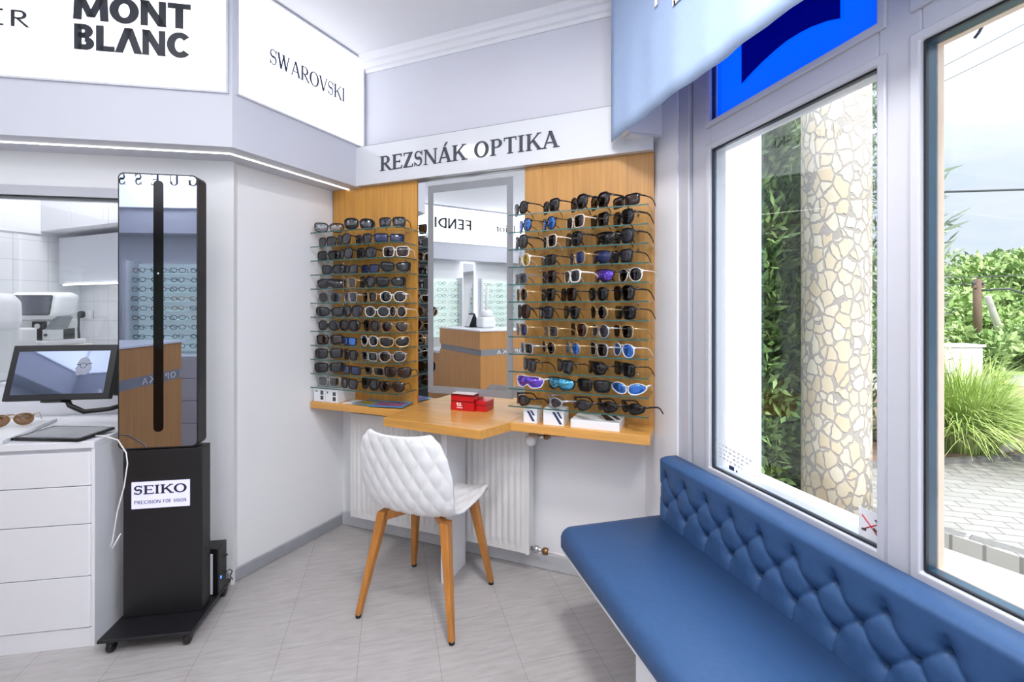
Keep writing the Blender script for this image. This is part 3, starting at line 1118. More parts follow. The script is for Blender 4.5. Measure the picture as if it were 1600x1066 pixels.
for i in range(12):
    o = ordinal(i)
    glass_shelf(-0.012, 0.578, 0.245, CZ[i], 'clear glass shelf, %s from the top on the corner wood panel' % o, "glass shelves of the corner panel")
    glass_shelf(1.19, 1.806, 0.262, WZ[i], 'clear glass shelf, %s from the top on the wood panel beside the window' % o, "glass shelves of the window panel")

# ------------------------------------------------------------------ sunglasses
FRAME_RGB = {'black': (16, 16, 18), 'white': (240, 238, 236), 'gold': (196, 164, 120), 'silver': (190, 192, 196), 'grey': (110, 112, 116),
             'beige': (222, 200, 184), 'brown': (92, 58, 44), 'red': (60, 24, 26)}
LENS_RGB = {'black': (14, 14, 16), 'grey': (46, 46, 52), 'brown': (86, 56, 46), 'amber': (142, 102, 76), 'navy': (34, 44, 84), 'blue': (70, 130, 220),
            'purple': (120, 84, 214), 'cyan': (90, 180, 220), 'maroon': (96, 40, 46), 'tortoise': (48, 30, 24), 'tan': (190, 160, 124), 'yellow': (190, 160, 70), 'clear': (196, 200, 206)}
for n_, c_ in FRAME_RGB.items():
    plain('frame_' + n_, c_, 0.22 if n_ not in ('gold', 'silver') else 0.25, metal=0.6 if n_ in ('gold', 'silver') else 0.0, amt=0.04, scale=60)
for n_, c_ in LENS_RGB.items():
    mirrored = n_ in ('blue', 'purple', 'cyan', 'yellow')
    if n_ in ('amber', 'tan', 'clear', 'maroon', 'brown'):
        m = thin_glass('lens_' + n_, tuple(x ** 1.0 for x in lin(c_)), 0.10)
    else:
        plain('lens_' + n_, c_, 0.04, metal=0.75 if mirrored else 0.0, amt=0.15 if mirrored else 0.03, scale=25, coat=0.4)

STYLE = {  # half width, half height, exponent, centre, ring thickness
    'round': (0.0265, 0.0235, 2.1, 0.0335, 0.0030), 'square': (0.0275, 0.0225, 4.2, 0.0345, 0.0032), 'rectangular': (0.0290, 0.0185, 4.5, 0.0350, 0.0032),
    'wayfarer': (0.0290, 0.0215, 3.6, 0.0350, 0.0042), 'aviator': (0.0285, 0.0240, 2.4, 0.0340, 0.0018), 'cat-eye': (0.0290, 0.0205, 2.8, 0.0350, 0.0045),
    'oversize': (0.0300, 0.0250, 2.8, 0.0350, 0.0040), 'shield': (0.0, 0.0235, 3.2, 0.0, 0.0028), 'wrap': (0.0300, 0.0190, 2.4, 0.0350, 0.0036)}
GCACHE = {}


def outline(style, side, grow=0.0, n=28):
    a, b, p, cx, _ = STYLE[style]
    pts = []
    for k in range(n):
        th = 2 * math.pi * k / n
        c, s = math.cos(th), math.sin(th)
        x = math.copysign(abs(c) ** (2 / p), c) * (a + grow)
        z = math.copysign(abs(s) ** (2 / p), s) * (b + grow)
        u = x / (a + grow)
        if style == 'aviator' and z < 0:
            x = x * (1 - 0.16 * (-z / b)) + 0.004 * (z / b) * -1
        if style in ('cat-eye', 'wayfarer') and z > 0:
            z += (0.0085 if style == 'cat-eye' else 0.002) * max(0, u) ** 2
        if style in ('cat-eye', 'wayfarer', 'square', 'oversize') and z < 0:
            x *= 1 - 0.10 * (-z / b)
        if style == 'wrap':
            z *= 1 - 0.30 * max(0, u)
            z += 0.004 * u
        pts.append((side * (cx + x), z))
    return pts


def shield_outline(grow=0.0, n=56):
    pts = []
    for k in range(n):
        th = 2 * math.pi * k / n
        c, s = math.cos(th), math.sin(th)
        x = math.copysign(abs(c) ** (2 / 4.0), c) * (0.066 + grow)
        z = math.copysign(abs(s) ** (2 / 3.4), s) * (0.0225 + grow)
        if z < 0:
            z += (0.0225) * 0.62 * math.exp(-(x / 0.0125) ** 2)
            x *= 0.94
        pts.append((x, z))
    return pts


def face_y(x, style):
    return (5.2 if style in ('wrap', 'shield') else 2.6) * x * x


def glasses_meshes(style):
    if style in GCACHE:
        return GCACHE[style]
    a, b, p, cx, rt = STYLE[style]
    bot = min(z for x, z in (shield_outline(rt) if style == 'shield' else outline(style, 1, rt)))
    up = -bot + 0.0004
    fm = MB()
    lens = []
    dep = 0.0045

    def ring(o, i):
        n = len(o)
        v = []
        for pts, dy in ((o, -0.0015), (i, -0.0015), (i, dep - 0.0015), (o, dep - 0.0015)):
            v += [(x, face_y(x, style) + dy, z + up) for x, z in pts]
        f = []
        for r in range(4):
            for j in range(n):
                k = (j + 1) % n
                f.append((r * n + j, r * n + k, ((r + 1) % 4) * n + k, ((r + 1) % 4) * n + j))
        fm.add(v, f, True)

    def disc(pts):
        n = len(pts)
        cxx = sum(x for x, z in pts) / n
        czz = sum(z for x, z in pts) / n
        m = MB()
        rings = []
        for dy in (0.0, 0.0016):
            for q in ((1.0, 0.66, 0.33) if dy == 0 else (0.33, 0.66, 1.0)):
                rings.append([(cxx + (x - cxx) * q, face_y(cxx + (x - cxx) * q, style) + dy - 0.0022 * (1 - q * q), czz + (z - czz) * q + up) for x, z in pts])
        rings = rings[2::-1] + rings[5:2:-1]
        m.loft(rings)
        return m
    if style == 'shield':
        ring(shield_outline(rt), shield_outline(0.0))
        n = 56
        pts = shield_outline(0.0004)
        m = MB()
        fr_, bk_ = [], []
        top = [pt for pt in pts if True]
        xs = [-0.066 + 0.132 * k / 24 for k in range(25)]

        def span(x):
            zt, zb = None, None
            for j in range(n):
                (xa, za), (xb, zb_) = pts[j], pts[(j + 1) % n]
                if (xa - x) * (xb - x) <= 0 and xa != xb:
                    z = za + (zb_ - za) * (x - xa) / (xb - xa)
                    zt = z if zt is None else max(zt, z)
                    zb = z if zb is None else min(zb, z)
            return zt, zb
        rings = []
        for x in xs:
            zt, zb = span(x * 0.998)
            y = face_y(x, style)
            rings.append([(x, y, zt + up), (x, y - 0.001, (zt + zb) / 2 + up), (x, y, zb + up), (x, y + 0.0016, zb + up), (x, y + 0.0016, zt + up)])
        m.loft(rings)
        lens.append(m.mesh('lens'))
        hx = 0.067
    else:
        for s in (-1, 1):
            ring(outline(style, s, rt), outline(style, s, 0.0))
            lens.append(disc(outline(style, s, 0.0004)).mesh('lens'))
        xi = cx - a
        fm.tube([(-xi - 0.001, face_y(xi, style) + 0.0006, up + 0.006), (0, -0.001, up + 0.0095), (xi + 0.001, face_y(xi, style) + 0.0006, up + 0.006)], 0.0019 if rt < 0.003 else 0.003, 8)
        if style == 'aviator':
            fm.tube([(-xi - 0.004, face_y(xi, style), up + b * 0.86), (0, -0.001, up + b * 0.88), (xi + 0.004, face_y(xi, style), up + b * 0.86)], 0.0012, 6)
        hx = cx + a + rt * 0.6
    hz = up + b * (0.55 if style not in ('rectangular', 'wayfarer') else 0.68)
    yy = face_y(hx, style)
    for s in (-1, 1):
        fm.box(min(s * (hx - 0.004), s * (hx + 0.002)), max(s * (hx - 0.004), s * (hx + 0.002)), yy - 0.001, yy + 0.006, hz - 0.004, hz + 0.004)
    temples = []
    th = 0.0075 if style in ('shield', 'wrap', 'oversize') else (0.003 if style == 'aviator' else 0.0055)
    for s in (-1, 1):
        rings = []
        for y, z, h in ((yy + 0.004, hz, th), (yy + 0.04, hz - 0.001, th * 0.8), (yy + 0.068, hz - 0.003, th * 0.75), (yy + 0.083, hz * 0.72, th * 0.85), (yy + 0.096, max(hz * 0.30, th * 0.55), th * 0.95), (yy + 0.101, th * 0.5 + 0.0006, th * 0.8)):
            x = s * (hx + 0.0005 - 0.05 * max(0, y - yy - 0.05))
            rings.append([(x - 0.0012, y, z - h / 2), (x + 0.0012, y, z - h / 2), (x + 0.0012, y, z + h / 2), (x - 0.0012, y, z + h / 2)])
        temples.append(MB().loft(rings).mesh('temple'))
    out = (fm.mesh('frame_front'), lens, temples)
    for me in [out[0]] + lens + temples:
        me.materials.append(None)
    GCACHE[style] = out
    return out


def part_copy(name, me, mat, parent):
    o = bpy.data.objects.new(name, me)
    COL.objects.link(o)
    o.parent = parent
    o.material_slots[0].link = 'OBJECT'
    o.material_slots[0].material = MATS[mat]
    return o


def sunglasses(style, fcol, lcol, F, loc, yaw, label, group=None, cat='sunglasses', size=(1, 1, 1)):
    fm, lens, temples = glasses_meshes(style)
    t = thing('sunglasses', label, cat, F @ Matrix.Translation(loc) @ Matrix.Rotation(yaw, 4, 'Z') @ Matrix.Diagonal((size[0], size[1], size[2], 1)), (0, 0, 0), group)
    part_copy('frame_front', fm, 'frame_' + fcol, t)
    for l in lens:
        part_copy('lens', l, 'lens_' + lcol, t)
    for l in temples:
        part_copy('temple', l, 'frame_' + fcol, t)
    return t


WINDOW_ROWS = [
    [(1.243, 0.101, 'round', 'black', 'black'), (1.387, 0.101, 'square', 'black', 'brown'), (1.514, 0.048, 'oversize', 'black', 'brown'), (1.606, 0.061, 'oversize', 'black', 'brown'), (1.729, 0.114, 'rectangular', 'black', 'tortoise')],
    [(1.264, 0.044, 'aviator', 'black', 'blue'), (1.377, 0.046, 'aviator', 'black', 'blue'), (1.498, 0.102, 'square', 'beige', 'brown'), (1.605, 0.058, 'square', 'black', 'brown'), (1.719, 0.074, 'oversize', 'black', 'black')],
    [(1.243, 0.054, 'oversize', 'black', 'grey'), (1.381, 0.09, 'square', 'beige', 'brown'), (1.491, 0.077, 'oversize', 'black', 'black'), (1.619, 0.092, 'shield', 'black', 'black'), (1.718, 0.071, 'oversize', 'black', 'grey')],
    [(1.258, 0.08, 'aviator', 'white', 'yellow'), (1.374, 0.07, 'rectangular', 'black', 'black'), (1.506, 0.088, 'square', 'gold', 'navy'), (1.605, 0.097, 'shield', 'black', 'navy'), (1.711, 0.101, 'square', 'black', 'grey')],
    [(1.243, 0.077, 'rectangular', 'grey', 'grey'), (1.378, 0.084, 'square', 'red', 'brown'), (1.484, 0.091, 'wayfarer', 'white', 'grey'), (1.615, 0.089, 'shield', 'black', 'purple'), (1.748, 0.106, 'aviator', 'white', 'maroon')],
    [(1.25, 0.083, 'round', 'gold', 'maroon'), (1.374, 0.076, 'square', 'black', 'brown'), (1.468, 0.077, 'square', 'black', 'amber'), (1.599, 0.103, 'round', 'black', 'black'), (1.721, 0.093, 'oversize', 'black', 'brown')],
    [(1.256, 0.089, 'oversize', 'black', 'amber'), (1.362, 0.076, 'wayfarer', 'black', 'grey'), (1.481, 0.063, 'aviator', 'black', 'black'), (1.603, 0.061, 'round', 'gold', 'brown'), (1.726, 0.087, 'wayfarer', 'black', 'black')],
    [(1.247, 0.089, 'square', 'gold', 'navy'), (1.386, 0.075, 'rectangular', 'gold', 'grey'), (1.513, 0.091, 'oversize', 'gold', 'amber'), (1.609, 0.067, 'round', 'silver', 'grey'), (1.719, 0.063, 'square', 'gold', 'brown')],
    [(1.27, 0.08, 'rectangular', 'silver', 'black'), (1.377, 0.064, 'round', 'gold', 'brown'), (1.487, 0.08, 'round', 'gold', 'blue'), (1.602, 0.086, 'square', 'silver', 'maroon'), (1.721, 0.098, 'aviator', 'white', 'blue')],
    [(1.284, 0.089, 'wayfarer', 'black', 'grey'), (1.449, 0.075, 'wayfarer', 'black', 'grey'), (1.584, 0.084, 'shield', 'black', 'black'), (1.723, 0.082, 'wayfarer', 'black', 'black')],
    [(1.275, 0.136, 'shield', 'white', 'purple'), (1.423, 0.13, 'shield', 'black', 'cyan'), (1.575, 0.151, 'wayfarer', 'black', 'black'), (1.734, 0.147, 'wrap', 'white', 'blue')],
    [(1.243, 0.065, 'wrap', 'black', 'grey'), (1.393, 0.078, 'wrap', 'silver', 'grey'), (1.517, 0.082, 'wrap', 'black', 'grey'), (1.627, 0.097, 'wrap', 'black', 'black'), (1.748, 0.1, 'wrap', 'black', 'black')],
]
CORNER_ROWS = [
    [(0.07, 0.154, 'cat-eye', 'black', 'clear'), (0.291, 0.166, 'oversize', 'black', 'black'), (0.5, 0.134, 'square', 'black', 'grey')],
    [(0.065, 0.104, 'square', 'black', 'grey'), (0.192, 0.081, 'oversize', 'black', 'grey'), (0.317, 0.09, 'square', 'black', 'grey'), (0.486, 0.151, 'rectangular', 'black', 'navy')],
    [(0.07, 0.125, 'square', 'black', 'black'), (0.206, 0.081, 'oversize', 'black', 'grey'), (0.334, 0.103, 'oversize', 'black', 'grey'), (0.532, 0.133, 'square', 'white', 'amber')],
    [(0.102, 0.124, 'cat-eye', 'black', 'grey'), (0.241, 0.08, 'rectangular', 'black', 'grey'), (0.359, 0.096, 'rectangular', 'black', 'navy'), (0.526, 0.157, 'cat-eye', 'black', 'black')],
    [(0.082, 0.143, 'shield', 'black', 'grey'), (0.232, 0.08, 'square', 'gold', 'grey'), (0.342, 0.082, 'oversize', 'black', 'grey'), (0.494, 0.151, 'cat-eye', 'black', 'black')],
    [(0.079, 0.132, 'round', 'grey', 'grey'), (0.241, 0.08, 'square', 'silver', 'grey'), (0.361, 0.079, 'square', 'gold', 'brown'), (0.514, 0.137, 'round', 'white', 'brown')],
    [(0.082, 0.157, 'cat-eye', 'black', 'grey'), (0.254, 0.101, 'oversize', 'black', 'grey'), (0.403, 0.133, 'round', 'white', 'grey'), (0.55, 0.09, 'round', 'beige', 'maroon')],
    [(0.075, 0.125, 'round', 'black', 'grey'), (0.232, 0.108, 'oversize', 'black', 'maroon'), (0.372, 0.089, 'oversize', 'brown', 'brown'), (0.522, 0.137, 'aviator', 'gold', 'amber')],
    [(0.077, 0.143, 'square', 'black', 'amber'), (0.232, 0.08, 'rectangular', 'black', 'blue'), (0.357, 0.099, 'round', 'white', 'black'), (0.52, 0.147, 'cat-eye', 'gold', 'black')],
    [(0.07, 0.147, 'square', 'black', 'grey'), (0.241, 0.08, 'square', 'black', 'black'), (0.357, 0.086, 'rectangular', 'silver', 'black'), (0.508, 0.14, 'round', 'silver', 'maroon')],
    [(0.07, 0.147, 'wayfarer', 'black', 'grey'), (0.245, 0.101, 'rectangular', 'black', 'navy'), (0.387, 0.106, 'rectangular', 'gold', 'black'), (0.542, 0.13, 'cat-eye', 'black', 'tortoise')],
    [(0.075, 0.125, 'square', 'silver', 'clear'), (0.232, 0.094, 'square', 'black', 'grey'), (0.361, 0.092, 'oversize', 'black', 'maroon'), (0.506, 0.131, 'aviator', 'black', 'amber')],
]
gr_ = random.Random(11)
for r, row in enumerate(WINDOW_ROWS):
    for k, (t, w, stl, fc, lc) in enumerate(row):
        yaw = -math.acos(min(0.985, w / 0.142))
        yaw = max(yaw, -0.85)
        dx = 0.03 * math.sin(-yaw)
        sunglasses(stl, fc, lc, FB, (t - dx * 0.6 - (0.014 if t > 1.69 else 0), -0.232, WZ[r] + 0.0003), yaw,
                   '%s %s sunglasses, %s lenses, %s from the mirror, %s shelf down, panel beside the window' % (fc, stl, lc, ordinal(k), ordinal(r)),
                   'sunglasses on the panel beside the window', size=(1.12, 0.98, 1.12))
for r, row in enumerate(CORNER_ROWS):
    for k, (t, w, stl, fc, lc) in enumerate(row):
        yaw = math.radians(34) - math.acos(min(1.0, w / 0.145))
        sunglasses(stl, fc, lc, FB, (t + 0.02 * math.sin(yaw), -0.205 - 0.012 * (k % 2), CZ[r] + 0.0003), yaw,
                   '%s %s sunglasses, %s lenses, %s from the diagonal wall, %s shelf down, corner panel' % (fc, stl, lc, ordinal(k), ordinal(r)),
                   'sunglasses on the corner panel', size=(1.14, 0.82, 1.10))
# ------------------------------------------------------------------ things on the desk


def card_box(name, x0, x1, y0, y1, z0, z1, mat, label, group=None, F=FB, cat='box', bevel=0.001):
    t = thing(name, label, cat, F, ((x0 + x1) / 2, (y0 + y1) / 2, z0), group)
    MB().box(x0, x1, y0, y1, z0, z1).build('carton', mat, t, bevel=bevel)
    return t


DZ = 0.782
t = card_box('sunglasses_carton', 0.000, 0.082, -0.235, -0.095, DZ, DZ + 0.074, 'white_card', 'white carton with dark printed panel, tight against the diagonal wall', 'white cartons under the corner shelves')
pm = MB()
for a, b, c, d in ((0.050, 0.070, 0.012, 0.034), (0.050, 0.070, 0.040, 0.062), (0.012, 0.030, 0.055, 0.060)):
    pm.box(a, b, -0.2358, -0.235, DZ + c, DZ + d)
pm.build('printed_panel', 'grey_print', t)
t = card_box('sunglasses_carton', 0.084, 0.168, -0.232, -0.090, DZ, DZ + 0.073, 'white_card', 'white carton with dark printed panel, next to the brochures under the glass shelves', 'white cartons under the corner shelves')
pm = MB()
for a, b, c, d in ((0.134, 0.155, 0.010, 0.032), (0.134, 0.155, 0.038, 0.058), (0.094, 0.100, 0.048, 0.060)):
    pm.box(a, b, -0.2328, -0.232, DZ + c, DZ + d)
pm.build('printed_panel', 'grey_print', t)

plain('print_blue', (72, 158, 214), 0.25, amt=0.06)
plain('print_purple', (150, 92, 150), 0.25, amt=0.6, scale=55)
plain('print_green', (150, 140, 70), 0.25, amt=0.6, scale=60)
plain('print_white', (240, 240, 244), 0.25, amt=0.02)


def brochure(cx, cy, rot, w, h, z, cover, label, pic):
    F = FB @ Matrix.Translation((cx, cy, z)) @ Matrix.Rotation(math.radians(rot), 4, 'Z')
    t = thing('brochure', label, 'brochure', F, (0, 0, 0), 'brochures on the wood desk')
    MB().box(-w / 2, w / 2, -h / 2, h / 2, 0, 0.0022).build('pages', cover, t)
    MB().box(-w * 0.42, w * 0.42, -h * 0.40, h * 0.22, 0.0022, 0.0026).build('cover_picture', pic, t)
    return t


brochure(0.26, -0.170, 8, 0.14, 0.10, DZ + 0.0002, 'print_white', 'white brochure lying against the white cartons on the desk', 'print_white')
brochure(0.345, -0.165, -6, 0.17, 0.13, DZ + 0.0030, 'print_blue', 'blue edged brochure with a green and yellow cover, on the corner end of the desk', 'print_green')
brochure(0.475, -0.165, 10, 0.19, 0.15, DZ + 0.0060, 'print_blue', 'blue edged brochure with a purple cover, nearest the mirror on the desk', 'print_purple')

t = card_box('red_case', 0.822, 0.953, -0.142, -0.072, DZ, DZ + 0.047, 'red_card', 'bright red glasses case box with white print, lowest in the stack under the mirror')
lg = MB()
for a, b, c, d in ((0.856, 0.866, 0.030, 0.040), (0.872, 0.880, 0.030, 0.040), (0.858, 0.884, 0.024, 0.028)):
    lg.box(a, b, -0.1428, -0.142, DZ + c, DZ + d)
for k in range(8):
    lg.box(0.856 + k * 0.0045, 0.859 + k * 0.0045, -0.1428, -0.142, DZ + 0.013, DZ + 0.018)
lg.build('white_print', 'white_print', t)
MB().box(0.8215, 0.9535, -0.1424, -0.0715, DZ + 0.0445, DZ + 0.047).build('dark_edge', 'dark_red', t)
MB().box(0.894, 0.897, -0.1426, -0.142, DZ + 0.004, DZ + 0.044).build('ribbon', 'dark_red', t)
t = card_box('red_case', 0.822, 0.950, -0.140, -0.074, DZ + 0.0472, DZ + 0.083, 'red_card', 'red glasses case box with a pale lid, topmost of the stack under the mirror')
MB().box(0.824, 0.948, -0.138, -0.076, DZ + 0.083, DZ + 0.0845).build('pale_lid', 'white_print', t)
MB().box(0.8215, 0.9505, -0.1405, -0.0735, DZ + 0.073, DZ + 0.0828).build('dark_edge', 'dark_red', t)
t = card_box('red_case', 0.956, 1.014, -0.125, -0.070, DZ, DZ + 0.052, 'red_card', 'red glasses case box standing tight beside the stack of two')
MB().box(0.9555, 1.0145, -0.1255, -0.0695, DZ + 0.030, DZ + 0.034).build('dark_edge', 'dark_red', t)


def slash(mb, x, z, h, lean, w, y, d=0.0008):
    mb.yprism([(x, z), (x + w, z), (x + w - lean, z + h), (x - lean, z + h)], y - d, y)


t = card_box('sports_carton', 1.258, 1.322, -0.247, -0.170, DZ, DZ + 0.066, 'white_card', 'small white carton with navy slashes, the narrower of two under the window shelves')
lg = MB()
slash(lg, 1.300, DZ + 0.010, 0.044, 0.026, 0.012, -0.247)
slash(lg, 1.303, DZ + 0.036, 0.022, 0.014, 0.010, -0.247)
lg.build('navy_slashes', 'navy_print', t)
t = card_box('sports_carton', 1.353, 1.447, -0.250, -0.165, DZ, DZ + 0.072, 'white_card', 'wider white carton with navy slashes, beside the flat white box')
lg = MB()
slash(lg, 1.428, DZ + 0.008, 0.052, 0.034, 0.013, -0.250)
slash(lg, 1.432, DZ + 0.034, 0.028, 0.018, 0.010, -0.250)
lg.build('navy_slashes', 'navy_print', t)
t = card_box('sports_carton', 1.478, 1.688, -0.250, -0.105, DZ, DZ + 0.036, 'white_card', 'flat white box with two dark stripes across its lid, on the desk')
lg = MB()
lg.prism([(1.585, -0.12), (1.612, -0.12), (1.662, -0.205), (1.628, -0.215)], DZ + 0.036, DZ + 0.0368)
lg.prism([(1.625, -0.115), (1.648, -0.115), (1.683, -0.180), (1.668, -0.190)], DZ + 0.036, DZ + 0.0368)
lg.build('dark_stripes', 'brown_print', t)

# ------------------------------------------------------------------ chair
FCH = frame(0.168, 2.080, -35.4)
chr_ = thing('side_chair', 'white quilted plastic shell chair on tapered wooden legs, facing the wood desk', 'chair', FCH, (0, 0, 0))
prof = [(0.212, 0.418), (0.216, 0.434), (0.205, 0.446), (0.165, 0.450), (0.10, 0.446), (0.02, 0.441), (-0.06, 0.438), (-0.115, 0.442), (-0.155, 0.456), (-0.185, 0.485), (-0.205, 0.525), (-0.222, 0.58), (-0.238, 0.65), (-0.254, 0.72), (-0.266, 0.78), (-0.270, 0.800)]
pv = [Vector((0, a, b)) for a, b in prof]
cum = [0.0]
for i in range(1, len(pv)):
    cum.append(cum[-1] + (pv[i] - pv[i - 1]).length)
TOT = cum[-1]


def prof_at(s):
    for i in range(1, len(cum)):
        if s <= cum[i] or i == len(cum) - 1:
            f = (s - cum[i - 1]) / (cum[i] - cum[i - 1])
            # smooth the polyline with a cubic
            p0, p1, p2, p3 = pv[max(0, i - 2)], pv[i - 1], pv[i], pv[min(len(pv) - 1, i + 1)]
            return 0.5 * ((2 * p1) + (p2 - p0) * f + (2 * p0 - 5 * p1 + 4 * p2 - p3) * f * f + (3 * p1 - p0 - 3 * p2 + p3) * f ** 3)


def half_w(s):
    u = s / TOT
    ks = [(0, 0.180), (0.06, 0.200), (0.2, 0.212), (0.40, 0.207), (0.52, 0.203), (0.62, 0.212), (0.75, 0.218), (0.87, 0.206), (0.95, 0.180), (1.0, 0.140)]
    for (a, wa), (b_, wb_) in zip(ks, ks[1:]):
        if u <= b_:
            f = (u - a) / (b_ - a)
            f = f * f * (3 - 2 * f) if b_ < 0.95 else f
            return wa + (wb_ - wa) * f
    return ks[-1][1]


NS, NU = 130, 97
top_s, bot_s = [], []
for i in range(NS + 1):
    s = TOT * i / NS
    p = prof_at(s)
    q = prof_at(min(TOT, s + 0.004)) - prof_at(max(0, s - 0.004))
    q.normalize()
    nrm = Vector((0, q.z, -q.y))          # towards the sitter
    if nrm.z < 0 and s < TOT * 0.4:
        nrm = -nrm
    if s >= TOT * 0.4 and nrm.y < 0:
        nrm = -nrm
    w = half_w(s)
    ra, rb = [], []
    back = max(0.0, min(1.0, (s / TOT - 0.40) / 0.25))
    for j in range(NU):
        u = -1 + 2 * j / (NU - 1)
        x = u * w
        curve = (0.016 * (1 - back) + 0.040 * back) * abs(u) ** 2.4
        a, b_ = x / 0.064, s / 0.120
        d = abs(math.sin(math.pi * (a + b_))) * abs(math.sin(math.pi * (a - b_)))
        edge = min(1.0, (1 - abs(u)) / 0.08) * min(1.0, s / 0.03) * min(1.0, (TOT - s) / 0.02)
        bump = 0.0060 * (d ** 0.62) * max(0, edge)
        c = p + Vector((x, 0, 0)) + nrm * curve
        th = 0.0042
        ra.append(tuple(c + nrm * (th + 0.9 * bump)))
        rb.append(tuple(c - nrm * (th + bump)))
    top_s.append(ra)
    bot_s.append(rb)
sh = MB()
sh.grid(top_s)
o1 = len(sh.v)
sh.grid(bot_s)
per = [(0, j) for j in range(NU)] + [(i, NU - 1) for i in range(1, NS + 1)] + [(NS, j) for j in range(NU - 2, -1, -1)] + [(i, 0) for i in range(NS - 1, 0, -1)]
idx = [i * NU + j for i, j in per]
for k in range(len(idx)):
    a, b_ = idx[k], idx[(k + 1) % len(idx)]
    sh.f.append([a, b_, o1 + b_, o1 + a])
    sh.s.append(True)
sh.build('seat_shell', 'plastic_white', chr_)
for sx, sy, fx, fy in ((-1, -1, -0.219, -0.206), (1, -1, 0.222, -0.206), (-1, 1, -0.212, 0.207), (1, 1, 0.211, 0.205)):
    tx, ty = sx * 0.150, sy * 0.125 + (0.005 if sy > 0 else 0.0)
    ztop = 0.428 if sy < 0 else 0.430
    lg = MB()
    rings = []
    for f, hw, hd in ((0.0, 0.011, 0.011), (0.75, 0.017, 0.019), (1.0, 0.019, 0.024)):
        x, y, z = fx + (tx - fx) * f, fy + (ty - fy) * f, 0.012 + (ztop - 0.012) * f
        rings.append([(x - hw, y - hd, z), (x + hw, y - hd, z), (x + hw, y + hd, z), (x - hw, y + hd, z)])
    lg.loft(rings, smooth=False)
    lo = lg.build('leg', 'wood_leg', chr_, bevel=0.003)
    MB().lathe([(0.010, 0.0), (0.012, 0.002), (0.012, 0.012)], 14, (fx, fy)).build('foot_glide', 'black_plastic', lo)
for sx in (-1, 1):
    b_ = MB()
    for sy in (-1, 1):
        x0, y0, x1, y1 = sx * 0.150, sy * 0.125, -sx * 0.0, 0.0
        L = math.hypot(x1 - x0, y1 - y0)
        nx, ny = -(y1 - y0) / L * 0.011, (x1 - x0) / L * 0.011
        b_.loft([[(x0 + nx, y0 + ny, 0.388), (x0 - nx, y0 - ny, 0.388), (x0 - nx, y0 - ny, 0.430), (x0 + nx, y0 + ny, 0.430)],
                 [(x1 + nx, y1 + ny, 0.418), (x1 - nx, y1 - ny, 0.418), (x1 - nx, y1 - ny, 0.432), (x1 + nx, y1 + ny, 0.432)]], smooth=False)
    b_.build('seat_brace', 'wood_leg', chr_)

# ------------------------------------------------------------------ window bench
bench = thing('window_bench', 'blue upholstered bench with a button-tufted back running under the windows', 'bench', IDF, (0.88, 0.6, 0.0))
cu = MB()
rings = []
pf = []
for a in range(7):
    an = math.radians(90 + 15 * a)
    pf.append((0.672 + 0.040 * math.cos(an), 0.412 + 0.040 * math.sin(an)))
pf = [(1.075, 0.452)] + pf + [(0.632, 0.385), (0.640, 0.372), (1.075, 0.372)]
for y, k in ((-0.50, 0.0), (1.660, 0.0), (1.688, 0.010), (1.700, 0.028)):
    rings.append([(x + (k if x < 0.8 else 0), y, z - (k * 0.7 if z > 0.42 else 0)) for x, z in pf])
cu.loft(rings)
cu.build('seat_cushion', 'blue_upholstery', bench)
MB().box(0.648, 1.12, -0.50, 1.690, 0.350, 0.3715).build('seat_board', 'laminate_white', bench, bevel=0.002)
MB().box(0.668, 1.12, -0.50, 1.165, 0.0, 0.350).build('base', 'laminate_white', bench)


def puff(y, z):
    u = abs(((y - 1.497 + 0.06) % 0.12) - 0.06)

    def seg(px, pz, qx, qz):
        dx, dz = qx - px, qz - pz
        f = max(0, min(1, ((u - px) * dx + (z - pz) * dz) / (dx * dx + dz * dz)))
        return math.hypot(u - px - f * dx, z - pz - f * dz)
    d = min(seg(0, 0.624, 0.06, 0.565), seg(0.06, 0.565, 0, 0.507), seg(0, 0.624, 0, 0.655) * 1.3 + max(0, z - 0.65) * 0.6, seg(0, 0.507, 0, 0.40) * 1.2)
    db = min(math.hypot(u, z - 0.624), math.hypot(u, z - 0.507), math.hypot(u - 0.06, z - 0.565))
    return 0.009 * (1 - math.exp(-d / 0.006)) + 0.012 * (1 - math.exp(-(db / 0.024) ** 2)) - 0.024 * math.exp(-(db / 0.0075) ** 2)


rows_ = []
NY = 620
for i in range(NY + 1):
    y = 1.662 - (1.662 + 0.50) * i / NY
    e = max(0.0, min(1.0, (1.662 - y) / 0.022)) ** 0.5
    row = []
    for j in range(49):
        z = 0.44 + 0.245 * j / 48
        row.append((1.072 - (puff(y, z) * 0.85 + 0.003) * (0.25 + 0.75 * e), y, z))
    hx, _, hz_ = row[-1]
    for a in range(1, 8):
        an = math.radians(180 - 90 * a / 7)
        row.append((1.090 + (1.090 - hx) * math.cos(an), y, 0.685 + 0.017 * math.sin(an) * e ** 0.5))
    row.append((1.125, y, 0.685 + 0.017 * e ** 0.5))
    row.append((1.125, y, 0.44))
    rows_.append(row)
bk = MB()
bk.grid(rows_)
n_ = len(rows_[0])
bk.f.append(list(range(n_)))
bk.s.append(False)
bk.f.append([NY * n_ + k for k in range(n_)])
bk.s.append(False)
bko = bk.build('backrest', 'blue_upholstery', bench)
for zz, y0 in ((0.624, 1.497), (0.565, 1.557), (0.507, 1.617)):
    y = y0
    while y > -0.3:
        MB().ball((1.084, y, zz), 0.0075, 10, (0.6, 1, 1)).build('button', 'button_blue', bko)
        y -= 0.12

